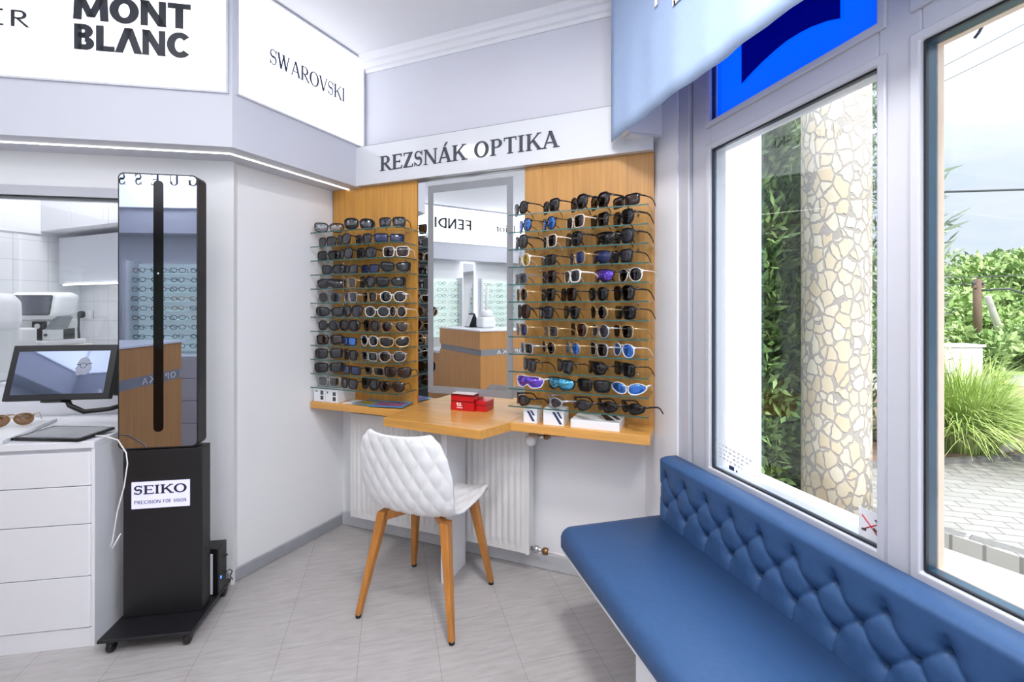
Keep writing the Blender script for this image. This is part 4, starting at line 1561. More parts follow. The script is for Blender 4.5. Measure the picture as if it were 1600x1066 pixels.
# ------------------------------------------------------------------ mirror kiosk
ki = thing('fitting_kiosk', 'tall black floor kiosk with a dark mirror head, standing before the white cabinet', 'kiosk', FK, (-0.145, 0.035, 0.0))
MB().box(-0.288, 0.0, 0.0, 0.072, 0.062, 0.731).build('body', 'black_metal', ki, bevel=0.003)
hd = MB()
hd.yprism(rrect(-0.302, -0.012, 0.737, 1.842, 0.022), -0.006, 0.062)
hd.build('head', 'black_metal', ki)
MB().yprism(rrect(-0.297, -0.017, 0.742, 1.837, 0.019), -0.0075, -0.006).build('mirror_face', 'kiosk_mirror', ki)
rr = MB()
rr.yprism(rrect(-0.1745, -0.139, 0.803, 1.815, 0.0172, 8), -0.0090, -0.0075)
so = rr.build('sensor_strip', 'black_gloss', ki)
MB().lathe([(0.001, -0.0098), (0.004, -0.0096), (0.0045, -0.009)], 14, (-0.157, 1.44), 'y').build('camera_lens', 'chrome', so)
sg = MB().box(-0.256, -0.045, -0.003, 0.0, 0.496, 0.603)
sgo = sg.build('logo_plate', 'logo_panel', ki)
text(MB(), 'SEIKO', SLAB, -0.247, -0.056, 0.553, 0.036, -0.003, 0.001).build('lettering', 'ink_dark', sgo)
for w_, a_, b_ in (('PRECISION', -0.245, -0.152), ('FOR', -0.142, -0.114), ('VISION', -0.104, -0.045 - 0.013)):
    text(MB(), w_, THIN, a_, b_, 0.515, 0.0135, -0.003, 0.001).build('lettering', 'ink_dark', sgo)
MB().prism([(-0.300, -0.128), (0.020, -0.130), (0.020, 0.226), (-0.300, 0.226)], 0.050, 0.062).build('base_plate', 'black_metal', ki, bevel=0.002)
for x, y in ((-0.268, -0.098), (-0.006, -0.100), (-0.268, 0.200), (-0.002, 0.200)):
    c = MB().lathe([(0.001, x - 0.010), (0.019, x - 0.010), (0.021, x - 0.007), (0.021, x + 0.007), (0.019, x + 0.010), (0.001, x + 0.010)], 18, (y, 0.0212), 'x')
    co = c.build('caster', 'black_plastic', ki)
    MB().box(x - 0.013, x + 0.013, y - 0.014, y + 0.016, 0.032, 0.050).build('caster_fork', 'black_metal', co, bevel=0.004)
for z in (0.70, 0.63, 0.30, 0.26):
    MB().lathe([(0.001, 0.0016), (0.003, 0.0012), (0.0035, 0.0)], 10, (0.03 if z in (0.70, 0.30) else 0.055, z), 'x').build('screw', 'black_gloss', ki)

pc = thing('computer_unit', 'small black and white computer unit standing behind the kiosk, blue light glowing', 'computer', FK, (-0.04, 0.14, 0.0622))
MB().box(-0.10, 0.018, 0.102, 0.185, 0.0625, 0.262).build('case', 'black_plastic', pc, bevel=0.004)
MB().box(-0.098, -0.004, 0.0995, 0.102, 0.066, 0.240).build('front_plate', 'laminate_white', pc, bevel=0.001)
MB().ball((0.0185, 0.125, 0.125), 0.004, 8, (0.4, 1.2, 2)).build('status_light', 'led_blue', pc)
MB().tube([(0.018, 0.16, 0.20), (0.030, 0.165, 0.202)], 0.004, 8).build('plug', 'black_plastic', pc)
MB().tube([(0.018, 0.17, 0.12), (0.035, 0.175, 0.13), (0.040, 0.185, 0.115), (0.030, 0.19, 0.09), (0.034, 0.205, 0.066)], 0.0022, 6).build('cable', 'cable_black', pc)

# ------------------------------------------------------------------ drawer cabinet
cb = thing('drawer_cabinet', 'white drawer cabinet standing below the wall opening beside the black kiosk', 'cabinet', FC, (-0.6, 0.17, 0.0))
MB().box(-1.70, -0.005, 0.018, 0.334, 0.0, 0.764).build('carcass', 'laminate_white', cb)
MB().box(-1.70, -0.001, 0.004, 0.018, 0.0, 0.072).build('plinth', 'laminate_white', cb)
MB().box(-0.012, 0.0, 0.0, 0.334, 0.0, 0.764).build('side_panel', 'laminate_white', cb, bevel=0.001)
for x0, x1 in ((-0.86, -0.014), (-1.70, -0.863)):
    for z0, z1 in ((0.076, 0.270), (0.2735, 0.4705), (0.474, 0.617), (0.6205, 0.748)):
        d = MB()
        d.prism([(x0, 0.018), (x0, 0.0), (x1 - 0.008, 0.0), (x1, 0.006), (x1, 0.018)], z0, z1)
        d.build('drawer_front', 'laminate_white', cb, bevel=0.0008, seg=1)
MB().box(-1.70, 0.0, -0.004, 0.50, 0.764, 0.790).build('countertop', 'laminate_white', cb, bevel=0.002)

# tablet, tray, monitor
FT = frame(-1.252, 2.232, -18.0) @ Matrix.Translation((0, 0, 0.7905)) @ Matrix.Rotation(math.radians(3.0), 4, 'X')
tb = thing('drawing_tablet', 'flat black tablet with a grey screen lying on the white cabinet top', 'tablet', FT, (0, 0, 0))
MB().yprism(rrect(-0.137, 0.137, -0.080, 0.080, 0.008), 0, 0)  # (outline kept simple below)
body = MB()
rp_ = rrect(-0.137, 0.137, -0.078, 0.078, 0.010)
body.prism(rp_, 0.006, 0.016)
body.build('tablet_body', 'black_plastic', tb, bevel=0.001)
MB().prism(rrect(-0.122, 0.124, -0.066, 0.068, 0.003), 0.016, 0.0164).build('screen', 'screen_grey', tb)
MB().box(-0.12, 0.10, -0.065, 0.07, 0.0, 0.006).build('stand', 'black_plastic', tb)
MB().tube([(-0.137, -0.075, 0.010), (-0.150, -0.078, 0.012)], 0.005, 10).build('pen_loop', 'black_plastic', tb)
cbl = thing('charging_cable', 'thin white cable hanging from the tablet down the cabinet side', 'cable', IDF, (-1.09, 2.24, 0.79))
MB().tube([(-1.150, 2.190, 0.797), (-1.090, 2.160, 0.799), (-1.030, 2.135, 0.785), (-0.990, 2.108, 0.740), (-0.982, 2.100, 0.700), (-0.995, 2.105, 0.613), (-1.020, 2.110, 0.514), (-1.038, 2.115, 0.400), (-1.046, 2.116, 0.378), (-1.040, 2.116, 0.372), (-1.010, 2.112, 0.427)], 0.0024, 8).build('cord', 'cable_white', cbl)
FY = frame(-1.434, 2.532, 0)
tr = tag(MB().prism([(-1.452, 2.533), (-1.402, 2.150), (-1.85, 2.19), (-1.90, 2.572)], 0.791, 0.806).build('display_tray', 'laminate_white', None, IDF, (-1.65, 2.36, 0.791), bevel=0.002), 'white tray on the cabinet top under the tilted monitor', 'tray')
FTR = frame(-1.53, 2.395, -8)
sunglasses('aviator', 'gold', 'tan', FTR, (0, 0, 0.8064), math.radians(25), 'gold aviator sunglasses with tan lenses lying on the white tray by the tablet')
sunglasses('round', 'gold', 'clear', FTR, (-0.135, 0.01, 0.8064), math.radians(-20), 'gold sunglasses with clear lenses on the white tray, half out of the picture')

bl = Vector((-1.471, 2.250, 0.935))
ex = Vector((0.9961, -0.0881, 0.0))
ez = Vector((0.0051, 0.0578, 0.215)).normalized()
ey = ez.cross(ex)
FM = Matrix(((ex.x, ey.x, ez.x, bl.x), (ex.y, ey.y, ez.y, bl.y), (ex.z, ey.z, ez.z, bl.z), (0, 0, 0, 1)))
MW, MH = 0.372, 0.2227
mo = thing('tilted_monitor', 'black tilted touch monitor on an arm above the white cabinet', 'monitor', FM, (MW / 2, 0, 0))
MB().box(0, MW, 0.0, 0.022, 0, MH).build('bezel', 'black_plastic', mo, bevel=0.003)
scr = MB().box(0.024, MW - 0.024, -0.001, 0.0, 0.024, MH - 0.026).build('screen', 'screen_glossy', mo)
MB().box(0.06, MW - 0.06, 0.022, 0.045, 0.03, MH - 0.04).build('rear_cover', 'black_plastic', mo, bevel=0.006)
plain('reflected_face_tone', (150, 156, 176), 0.25, amt=0.10, scale=30)  # poster face reflected in the dark screen, drawn as a thin shape
fc = MB()
head = [(0.258, 0.100), (0.246, 0.096), (0.236, 0.102), (0.238, 0.108), (0.233, 0.112), (0.236, 0.118), (0.231, 0.124), (0.238, 0.134), (0.238, 0.150), (0.247, 0.166), (0.262, 0.172), (0.276, 0.164), (0.285, 0.145), (0.290, 0.125), (0.284, 0.108), (0.270, 0.098)]
fc.yprism(head, -0.0016, -0.001)
img = fc.build('reflected_face', 'reflected_face_tone', mo)
gg = MB()
for k in range(20):
    a, b_ = 2 * math.pi * k / 20, 2 * math.pi * (k + 1) / 20
    gg.yprism([(0.259 + r_ * math.cos(q), 0.137 + r_ * math.sin(q)) for r_, q in ((0.0115, a), (0.0115, b_), (0.0095, b_), (0.0095, a))], -0.0020, -0.0016)
gg.yprism([(0.270, 0.139), (0.288, 0.144), (0.288, 0.147), (0.270, 0.142)], -0.0020, -0.0016)
gg.yprism([(0.236, 0.140), (0.248, 0.139), (0.248, 0.142), (0.236, 0.143)], -0.0020, -0.0016)
gg.build('reflected_glasses', 'ink_dark', img)
MB().tube([(0.20, 0.030, 0.012), (0.215, 0.035, -0.020), (0.26, 0.05, -0.045), (0.33, 0.08, -0.035), (0.40, 0.13, -0.005), (MW + 0.02, 0.16, 0.012)], 0.010, 10).build('arm', 'black_metal', mo)
MB().box(0.13, 0.20, 0.004, 0.03, -0.008, 0.0).build('button_bar', 'black_plastic', mo)
MB().box(MW - 0.035, MW - 0.01, 0.022, 0.12, 0.02, MH - 0.06).build('mount_plate', 'black_metal', mo)

# ------------------------------------------------------------------ lab behind the opening
FL1 = frame(-2.149, 3.980, 48.98)       # wall running to the near left from the corner (x negative)
FL2 = frame(-2.149, 3.980, -36.87)
struct(MB().box(-2.2, 0.0, 0.0, 0.05, 0.0, CEIL), 'wall_lab', 'tiles_white', FL1)
struct(MB().box(-0.02, 2.0, 0.0, 0.05, 0.0, CEIL), 'wall_lab.001', 'tiles_white', FL2)
struct(MB().box(-2.2, 0.02, -0.012, 0.0, 1.80, CEIL), 'trim_8', 'paint_grey', FL1)
lc = [(-2.55, 2.80), (-1.05, 2.625), (-1.05, 3.12), (-2.149, 3.945), (-2.75, 3.25)]
tag(MB().prism(lc, 0.0, 0.945).build('lab_counter', 'laminate_white', None, IDF, (-1.8, 3.1, 0.0)), 'white worktop unit behind the wall opening with eye-testing machines on it', 'counter')
uc = thing('wall_cupboard', 'pale grey wall cupboard hung high in the tiled lab, two doors', 'cupboard', FL2, (0.5, -0.1, 1.817))
MB().box(-0.04, 1.9, -0.20, -0.001, 1.817, 2.14).build('carcass', 'paint_grey', uc)
for k in range(4):
    MB().box(-0.04 + 0.4 * k + 0.002, 0.36 + 0.4 * k - 0.002, -0.212, -0.20, 1.819, 2.138).build('door', 'paint_grey', uc, bevel=0.001)
hc = thing('cooker_hood', 'pale grey box hung below the wall cupboard with a lit strip beneath', 'cupboard', FL2, (0.5, -0.08, 1.46))
MB().box(0.05, 1.6, -0.14, -0.001, 1.462, 1.780).build('carcass', 'paint_soffit', hc, bevel=0.002)
MB().box(0.12, 1.2, -0.150, -0.136, 1.4555, 1.462).build('light_strip', 'led_white', hc)
ldl = thing('ceiling_lamp', 'unseen square white ceiling lamp added to light the tiled lab behind the opening', 'lamp', IDF, (-1.75, 3.2, CEIL))  # unseen lamp put in to light the lab
MB().box(-1.95, -1.55, 3.0, 3.4, CEIL - 0.03, CEIL - 0.001).build('rim', 'plastic_white', ldl)
MB().box(-1.93, -1.57, 3.02, 3.38, CEIL - 0.033, CEIL - 0.03).build('diffuser', 'lamp_diffuser', ldl)
l_ = bpy.data.lights.new('lamp_light', 'AREA')
l_.size = 0.36
l_.energy = LAMP_POWER * 0.7
lo_ = bpy.data.objects.new('lamp_light', l_)
COL.objects.link(lo_)
lo_.parent = ldl
lo_.location = (0, 0, -0.04)


def eye_machine(F, w, z0, zt, label, screen):
    """a desk-top eye tester: rounded screen head on a neck over a base with a black measuring bay"""
    t = thing('eye_tester', label, 'machine', F, (0, 0.08, z0), 'eye-testing machines in the lab')
    zh = zt - 0.148
    rings = []
    for y, g, lift in ((-0.055, -0.018, 0.0), (-0.05, -0.006, 0), (-0.035, 0.0, 0), (0.05, 0.0, 0.004), (0.09, -0.02, 0.01), (0.11, -0.05, 0.02)):
        a = rrect(-w / 2 - g, w / 2 + g, zh - g, zt + g, 0.038 + max(g, -0.02), 6)
        rings.append([(x * (1 + 0.10 * (zt - z) / 0.15), y - 0.18 * (z - zh) * 0.0 + 0.25 * (z - zh), z + lift) for x, z in a])
    MB().loft(rings).build('screen_head', 'plastic_white', t)
    sw = w / 2 - 0.035
    sc = MB().loft([[(x * (1 + 0.10 * (zt - z) / 0.15), dy + 0.25 * (z - zh), z) for x, z in rrect(-sw, sw, zh + 0.026, zt - 0.022, 0.008)] for dy in (-0.058, -0.054)], smooth=False)
    sc.build('screen', screen, t)
    b2 = MB()
    ring_plate(b2, rrect(-sw - 0.006, sw + 0.006, zh + 0.020, zt - 0.016, 0.010), rrect(-sw, sw, zh + 0.026, zt - 0.022, 0.008), -0.0575, -0.052)
    b2.v = [(x * (1 + 0.10 * (zt - z) / 0.15), y + 0.25 * (z - zh), z) for x, y, z in b2.v]
    b2.build('screen_rim', 'black_plastic', t)
    MB().box(-w * 0.46, w * 0.30, -0.015, 0.16, zh - 0.060, zh - 0.006).build('upper_body', 'cream_plastic', t, bevel=0.008)
    MB().box(-w * 0.44, w * 0.26, 0.01, 0.15, z0 + 0.030, zh - 0.060).build('measuring_bay', 'black_plastic', t)
    bl_ = MB().box(0.005, 0.075, -0.03, 0.0, zh - 0.125, zh - 0.015).build('lens_block', 'black_gloss', t, bevel=0.003)
    MB().lathe([(0.006, -0.034), (0.013, -0.036), (0.015, -0.033), (0.015, -0.030)], 18, (0.038, zh - 0.042), 'y').build('lens_ring', 'plastic_white', bl_)
    MB().loft([[(w * 0.46, -0.03, zh + 0.01), (w * 0.52, -0.03, zh + 0.01), (w * 0.52, 0.06, zh + 0.01), (w * 0.46, 0.06, zh + 0.01)],
               [(w * 0.26, -0.03, zh - 0.062), (w * 0.40, -0.03, zh - 0.062), (w * 0.40, 0.06, zh - 0.062), (w * 0.26, 0.06, zh - 0.062)]], smooth=False).build('neck', 'frost_grey', t)
    jb = MB().box(w * 0.25, w * 0.40, -0.04, 0.04, z0 + 0.03, zh - 0.060).build('control_block', 'cream_plastic', t, bevel=0.004)
    MB().lathe([(0.001, -0.047), (0.007, -0.047), (0.009, -0.040)], 14, (w * 0.325, zh - 0.09), 'y').build('knob', 'black_plastic', jb)
    MB().box(-w * 0.48, w * 0.44, -0.09, 0.17, z0, z0 + 0.030).build('base', 'plastic_white', t, bevel=0.006)
    MB().box(-0.02, -0.005, -0.05, -0.03, z0 + 0.030, z0 + 0.09).build('joystick', 'chrome', t)
    return t


eye_machine(frame(-1.93, 3.195, -14.6) @ Matrix.Translation((0, 0, 0)), 0.290, 0.9455 + 0.145, 1.390, 'white eye-testing machine with a wide dark screen, in front of the tiled wall', 'machine_screen')
tag(MB().box(-0.16, 0.14, -0.05, 0.2, 0.9455, 1.0903).build('instrument_stand', 'cream_plastic', None, frame(-1.93, 3.195, -14.6), (0, 0.07, 0.9455), bevel=0.006), 'white box stand under the dark-screened eye-testing machine', 'stand')
m1f = frame(-2.00, 2.80, -10)
t = thing('eye_tester', 'large rounded white eye-testing machine with a blue screen, cut by the picture edge', 'machine', m1f, (0, 0.1, 0.946))
rings = []
for y, g in ((-0.05, -0.02), (-0.04, -0.006), (-0.02, 0.0), (0.09, 0.0), (0.12, -0.02), (0.14, -0.06)):
    a = rrect(-0.17 - g, 0.17 + g, 1.185 - g, 1.375 + g, 0.055 + max(g, -0.03), 7)
    rings.append([(x * (1 + 0.22 * (1.375 - z) / 0.19), y + 0.15 * (z - 1.185), z) for x, z in a])
MB().loft(rings).build('screen_head', 'plastic_white', t)
MB().loft([[(x, dy + 0.15 * (z - 1.185), z) for x, z in rrect(-0.135, 0.135, 1.222, 1.338, 0.012)] for dy in (-0.054, -0.048)], smooth=False).build('screen', 'machine_blue', t)
b2 = MB()
ring_plate(b2, rrect(-0.148, 0.148, 1.210, 1.350, 0.018), rrect(-0.135, 0.135, 1.222, 1.338, 0.012), -0.056, -0.047)
b2.v = [(x, y + 0.15 * (z - 1.185), z) for x, y, z in b2.v]
b2.build('screen_rim', 'frost_grey', t)
MB().box(-0.19, 0.185, -0.015, 0.2, 0.946, 1.20).build('body', 'cream_plastic', t, bevel=0.012)

ss = thing('socket_strip', 'white socket strip on the tiled wall with a black plug in it', 'socket', FL2, (0.09, -0.01, 1.25))
MB().box(-0.05, 0.17, -0.018, 0.0, 1.225, 1.285).build('housing', 'plastic_white', ss, bevel=0.003)
MB().lathe([(0.001, -0.05), (0.020, -0.046), (0.026, -0.035), (0.024, -0.018)], 18, (0.080, 1.257), 'y').build('plug', 'black_plastic', ss)
MB().tube([(0.080, -0.045, 1.245), (0.079, -0.046, 1.18), (0.074, -0.04, 1.08), (0.072, -0.035, 0.95)], 0.007, 8).build('cable', 'cable_black', ss)
for k, (x, y, s) in enumerate(((-1.72, 3.30, 0.9), (-1.62, 3.22, 1.0), (-1.55, 3.16, 0.8))):
    tag(MB().tube([(x - 0.03, y + 0.02, 0.952), (x, y, 0.956), (x + 0.03, y - 0.02, 0.952)], 0.006, 8).ball((x - 0.03, y + 0.02, 0.955), 0.009).build('lens_tool', 'metal_grey', None, IDF, (x, y, 0.946)),
        'small grey optician tool lying on the lab worktop beside the kiosk', 'tool', 'small tools on the lab worktop')

# ------------------------------------------------------------------ the far side of the shop (seen in the two mirrors)
rc = thing('reception_counter', 'wooden reception counter with a pale band, seen in both mirrors', 'counter', IDF, (-2.3, 0.84, 0.0))
MB().box(-2.85, -1.75, 0.60, 1.20, 0.0, 0.80).build('lower_front', 'wood_counter', rc)
MB().box(-2.85, -1.75, 0.62, 1.19, 0.80, 0.865).build('pale_band', 'frost_grey', rc)
MB().box(-2.85, -1.75, 0.60, 1.205, 0.865, 1.055).build('upper_front', 'wood_counter', rc)
MB().box(-2.86, -1.74, 0.56, 1.21, 1.055, 1.070).build('worktop', 'laminate_white', rc, bevel=0.002)
MB().box(-3.40, -2.85, 0.50, 1.20, 0.0, 0.74).build('low_desk_front', 'wood_counter', rc)
MB().box(-3.42, -2.85, 0.48, 1.22, 0.74, 0.77).build('low_desk_top', 'laminate_white', rc)
lt = text(MB(), 'OPTIKA', SANS, -0.95, -0.62, 0.812, 0.042, 0.0, 0.003)
lt.v = [(-1.75 - y * 1.0 + 0.001, z_x, z) for z_x, y, z in [(x + 1.62, yy_, zz_) for x, yy_, zz_ in lt.v]]
lt.build('lettering', 'white_print', rc)
dv = thing('lens_meter', 'white desk instrument on the reception counter, seen in the wall mirror', 'machine', IDF, (-2.25, 0.86, 1.071))
MB().box(-2.34, -2.16, 0.78, 0.96, 1.071, 1.20).build('body', 'plastic_white', dv, bevel=0.03, seg=3)
MB().ball((-2.25, 0.86, 1.235), 0.075, 14, (1, 1, 0.7)).build('dome', 'plastic_white', dv)
MB().tube([(-2.25, 0.86, 1.26), (-2.25, 0.85, 1.55)], 0.018, 10).build('column', 'plastic_white', dv)
lf = thing('tent_card', 'black and white tent card on the reception counter, seen in the wall mirror', 'card', IDF, (-2.55, 0.9, 1.071))
MB().xprism([(0.84, 1.071), (0.97, 1.071), (0.91, 1.24)], -2.62, -2.46).build('card', 'black_plastic', lf)
MB().loft([[(-2.6, 0.976, 1.08), (-2.48, 0.976, 1.08), (-2.48, 0.922, 1.22), (-2.6, 0.922, 1.22)], [(-2.6, 0.98, 1.082), (-2.48, 0.98, 1.082), (-2.48, 0.926, 1.222), (-2.6, 0.926, 1.222)]], smooth=False).build('printed_face', 'white_card', lf)

smesh = None


def spectacles_mesh():
    m = MB()
    for s in (-1, 1):
        pts = [(s * (0.034 + 0.025 * math.copysign(abs(math.cos(a)) ** 0.7, math.cos(a))), 0, 0.021 + 0.019 * math.copysign(abs(math.sin(a)) ** 0.7, math.sin(a))) for a in [2 * math.pi * k / 16 for k in range(17)]]
        m.tube(pts, 0.0024, 5, False)
        m.tube([(s * 0.060, 0, 0.030), (s * 0.064, 0.05, 0.030), (s * 0.060, 0.10, 0.012), (s * 0.058, 0.115, 0.003)], 0.0024, 5)
    m.tube([(-0.010, 0, 0.026), (0.010, 0, 0.026)], 0.0024, 5)
    me = m.mesh('spectacles')
    me.materials.append(None)
    return me


def eyewear_display(F, x0, x1, label, where, drawers=True, rows=9, z0=0.93, z1=1.72):
    t = thing('eyewear_display', label, 'display', F, ((x0 + x1) / 2, -0.1, 0.0))
    MB().box(x0, x1, -0.03, -0.002, z0 - 0.04, z1).build('lit_back', 'display_lit', t)
    MB().box(x0 - 0.03, x0, -0.2, -0.002, z0 - 0.04, z1 + 0.02).build('side_frame', 'laminate_white', t)
    MB().box(x1, x1 + 0.03, -0.2, -0.002, z0 - 0.04, z1 + 0.02).build('side_frame', 'laminate_white', t)
    if drawers:
        for k in range(4):
            MB().box(x0 - 0.03, x1 + 0.03, -0.36, -0.002, 0.08 + 0.20 * k, 0.275 + 0.20 * k).build('drawer', 'laminate_white', t, bevel=0.002, seg=1)
    n = max(3, int((x1 - x0) / 0.155))
    for r in range(rows):
        z = z0 + (z1 - z0) * r / rows
        MB().box(x0, x1, -0.17, -0.03, z - 0.004, z).build('glass_shelf', 'shelf_glass', t)
        for k in range(n):
            x = x0 + (x1 - x0) * (k + 0.5) / n
            o = bpy.data.objects.new('spectacles', smesh)
            COL.objects.link(o)
            o.matrix_world = F @ Matrix.Translation((x, -0.16, z + 0.0005)) @ Matrix.Rotation(gr_.uniform(-0.35, 0.35), 4, 'Z')
            o.material_slots[0].link = 'OBJECT'
            o.material_slots[0].material = MATS[gr_.choice(['frame_black', 'frame_black', 'frame_brown', 'frame_grey', 'frame_gold', 'frame_red'])]
            tag(o, 'clear spectacle frame on the lit shelves ' + where, 'glasses', 'spectacle frames ' + where)


smesh = spectacles_mesh()
eyewear_display(FWEST, 0.62, 1.20, 'lit shelves of spectacle frames behind the reception counter, by its low desk', 'behind the low desk', False)
eyewear_display(FWEST, -0.32, 0.28, 'lit shelves of spectacle frames behind the reception counter, past the tall mirror', 'past the tall mirror', False)
eyewear_display(FSOUTH, 1.95, 2.80, 'lit shelves of spectacle frames over white drawers, seen in the kiosk mirror', 'over the white drawers', True)
tm = thing('standing_mirror', 'tall narrow mirror with glowing white edges between the far shelves', 'mirror', FWEST, (0.45, -0.04, 0.6))
MB().box(0.36, 0.54, -0.05, -0.002, 0.6, 1.96).build('mirror_glass', 'mirror', tm)
e_ = MB()
ring_plate(e_, [(0.345, 0.585), (0.555, 0.585), (0.555, 1.975), (0.345, 1.975)], [(0.36, 0.6), (0.54, 0.6), (0.54, 1.96), (0.36, 1.96)], -0.056, -0.002)
e_.build('light_edge', 'lightbox', tm)
# ------------------------------------------------------------------ outside the windows
struct(MB().box(-0.20, 0.142, 0.085, 0.388, 0.0, 3.0), 'wall_outside', 'render_white', FW)
struct(MB().box(0.142, 2.30, 0.086, 0.392, 0.52, 0.600), 'trim_9', 'stone_slab', FW, 0.006)
tg = tag(MB().box(0.148, 0.188, 0.380, 0.388, 0.600, 2.62).build('glass_screen', 'teal_glass', None, FW, (0.25, 0.384, 0.60)), 'teal tinted glass screen standing on the outer window ledge before the dark conifer', 'glass screen')
struct(MB().prism([(1.50, -6.0), (5.30, -6.0), (3.214, 2.057), (2.20, 4.6), (1.50, 4.6)], -0.30, -0.140), 'ground', 'stone_slab')
struct(MB().prism([(5.30, -6.0), (45.0, -6.0), (45.0, 34.0), (-4.0, 34.0), (2.0, 5.1), (3.214, 2.057)], -0.30, -0.050), 'pavement', 'paving')
cd_ = Vector((0.370, -0.929, 0))
p0 = Vector((2.95, 2.72, 0))
for k in range(11):
    a = p0 + cd_ * (0.285 * k)
    b_ = a + cd_ * 0.270
    nx = Vector((0.929, 0.370, 0)) * 0.09
    tag(MB().prism([(a.x, a.y), (b_.x, b_.y), ((b_ + nx).x, (b_ + nx).y), ((a + nx).x, (a + nx).y)], -0.14, -0.046).build('curb_stone', 'curb_stone', None, IDF, (a.x, a.y, -0.14), bevel=0.008),
        'rough grey curb stone in the row between the paving and the window ledge', 'curb stone', 'curb stones below the window')
struct(MB().prism([(3.75, 3.05), (5.52, 2.84), (9.5, 2.45), (10.5, 5.5), (4.2, 6.2)], -0.05, -0.030), 'flower_bed_ground', 'soil')
tag(MB().prism([(3.74, 3.0), (5.52, 2.79), (9.5, 2.40), (9.5, 2.46), (5.52, 2.85), (3.75, 3.06)], -0.05, -0.012).build('bed_edging', 'curb_stone', None, IDF, (5.5, 2.8, -0.05)), 'low grey stone edging along the front of the soil bed', 'edging')

co_ = tag(MB().lathe([(0.198, -0.14), (0.198, 0.4), (0.197, 1.2), (0.198, 2.0), (0.197, 3.3)], 48, (2.905, 2.452)).build('stone_column', 'stone_cladding', None, IDF, (2.905, 2.452, -0.14)), 'round column clad in cream irregular stones, standing outside the window', 'column')


def leaves(mb, rnd, n, sampler, size, aspect=0.5, droop=0.0):
    for _ in range(n):
        c, out = sampler(rnd)
        d = Vector((rnd.gauss(0, 1), rnd.gauss(0, 1), rnd.gauss(0, 1) - droop)) * 0.6 + out * 0.9
        d.normalize()
        s = d.cross(Vector((rnd.gauss(0, 1), rnd.gauss(0, 1), rnd.gauss(0, 1)))).normalized()
        L = size * rnd.uniform(0.6, 1.3)
        w = L * aspect * 0.5
        a = c
        m = c + d * L * 0.5
        e = c + d * L
        mb.add([tuple(a), tuple(m + s * w), tuple(e), tuple(m - s * w)], [(0, 1, 2, 3)])


def lumpy(center, rx, ry, rz, lumps, rnd0):
    ls = []
    for _ in range(lumps):
        a = rnd0.uniform(0, 2 * math.pi)
        h = rnd0.uniform(-0.8, 0.95)
        r = math.sqrt(max(0, 1 - h * h)) * rnd0.uniform(0.45, 0.8)
        ls.append((Vector((center[0] + rx * r * math.cos(a), center[1] + ry * r * math.sin(a), center[2] + rz * h * 0.78)), rnd0.uniform(0.28, 0.46)))

    def f(rnd):
        c, k = rnd.choice(ls)
        v = Vector((rnd.gauss(0, 1), rnd.gauss(0, 1), rnd.gauss(0, 1))).normalized()
        q = rnd.uniform(0.55, 1.0)
        return c + Vector((v.x * rx * k * q, v.y * ry * k * q, v.z * rz * k * q)), v
    return f


def column_shape(center, r, z0, z1, top=0.15):
    def f(rnd):
        h = rnd.random()
        a = rnd.uniform(0, 2 * math.pi)
        rr_ = r * (1 - (1 - top) * max(0, (h - 0.55) / 0.45) ** 1.6) * rnd.uniform(0.55, 1.0) * (1 + 0.22 * math.sin(7 * a + 9 * h) * math.sin(23 * h + 2 * a))
        v = Vector((math.cos(a), math.sin(a), 0.7)).normalized()
        return Vector((center[0] + rr_ * math.cos(a), center[1] + rr_ * math.sin(a), z0 + (z1 - z0) * h)), v
    return f


def tree(name, label, base, trunk_r, trunk_h, sampler, n, size, leaf, seed, cat='tree', group=None, aspect=0.5, trunk='bark'):
    t = thing(name, label, cat, IDF, base, group)
    MB().tube([base, (base[0] + 0.02, base[1], base[2] + trunk_h * 0.5), (base[0], base[1] + 0.02, base[2] + trunk_h)], [trunk_r, trunk_r * 0.8, trunk_r * 0.4], 10).build('trunk', trunk, t)
    mb = MB()
    leaves(mb, random.Random(seed), n, sampler, size, aspect)
    mb.build('foliage', leaf, t, recalc=False)
    return t


tree('conifer', 'dense dark green conifer between the white reveal and the stone column', (2.85, 3.08, -0.14), 0.06, 2.4, column_shape((2.85, 3.08), 0.41, -0.1, 2.95), 17000, 0.11, 'leaf_conifer', 1, aspect=0.32)
tree('conifer', 'second dark conifer growing close behind the column, mostly hidden', (3.70, 3.95, -0.14), 0.06, 2.6, column_shape((3.70, 3.95), 0.60, -0.1, 3.6), 12000, 0.15, 'leaf_conifer', 2, aspect=0.32)
tree('pale_spruce', 'pale silvery tree showing in a strip between column and window post', (5.05, 3.95, -0.05), 0.07, 3.0, column_shape((5.05, 3.95), 0.62, 0.15, 3.9, 0.3), 5200, 0.20, 'leaf_pale', 3, aspect=0.14)

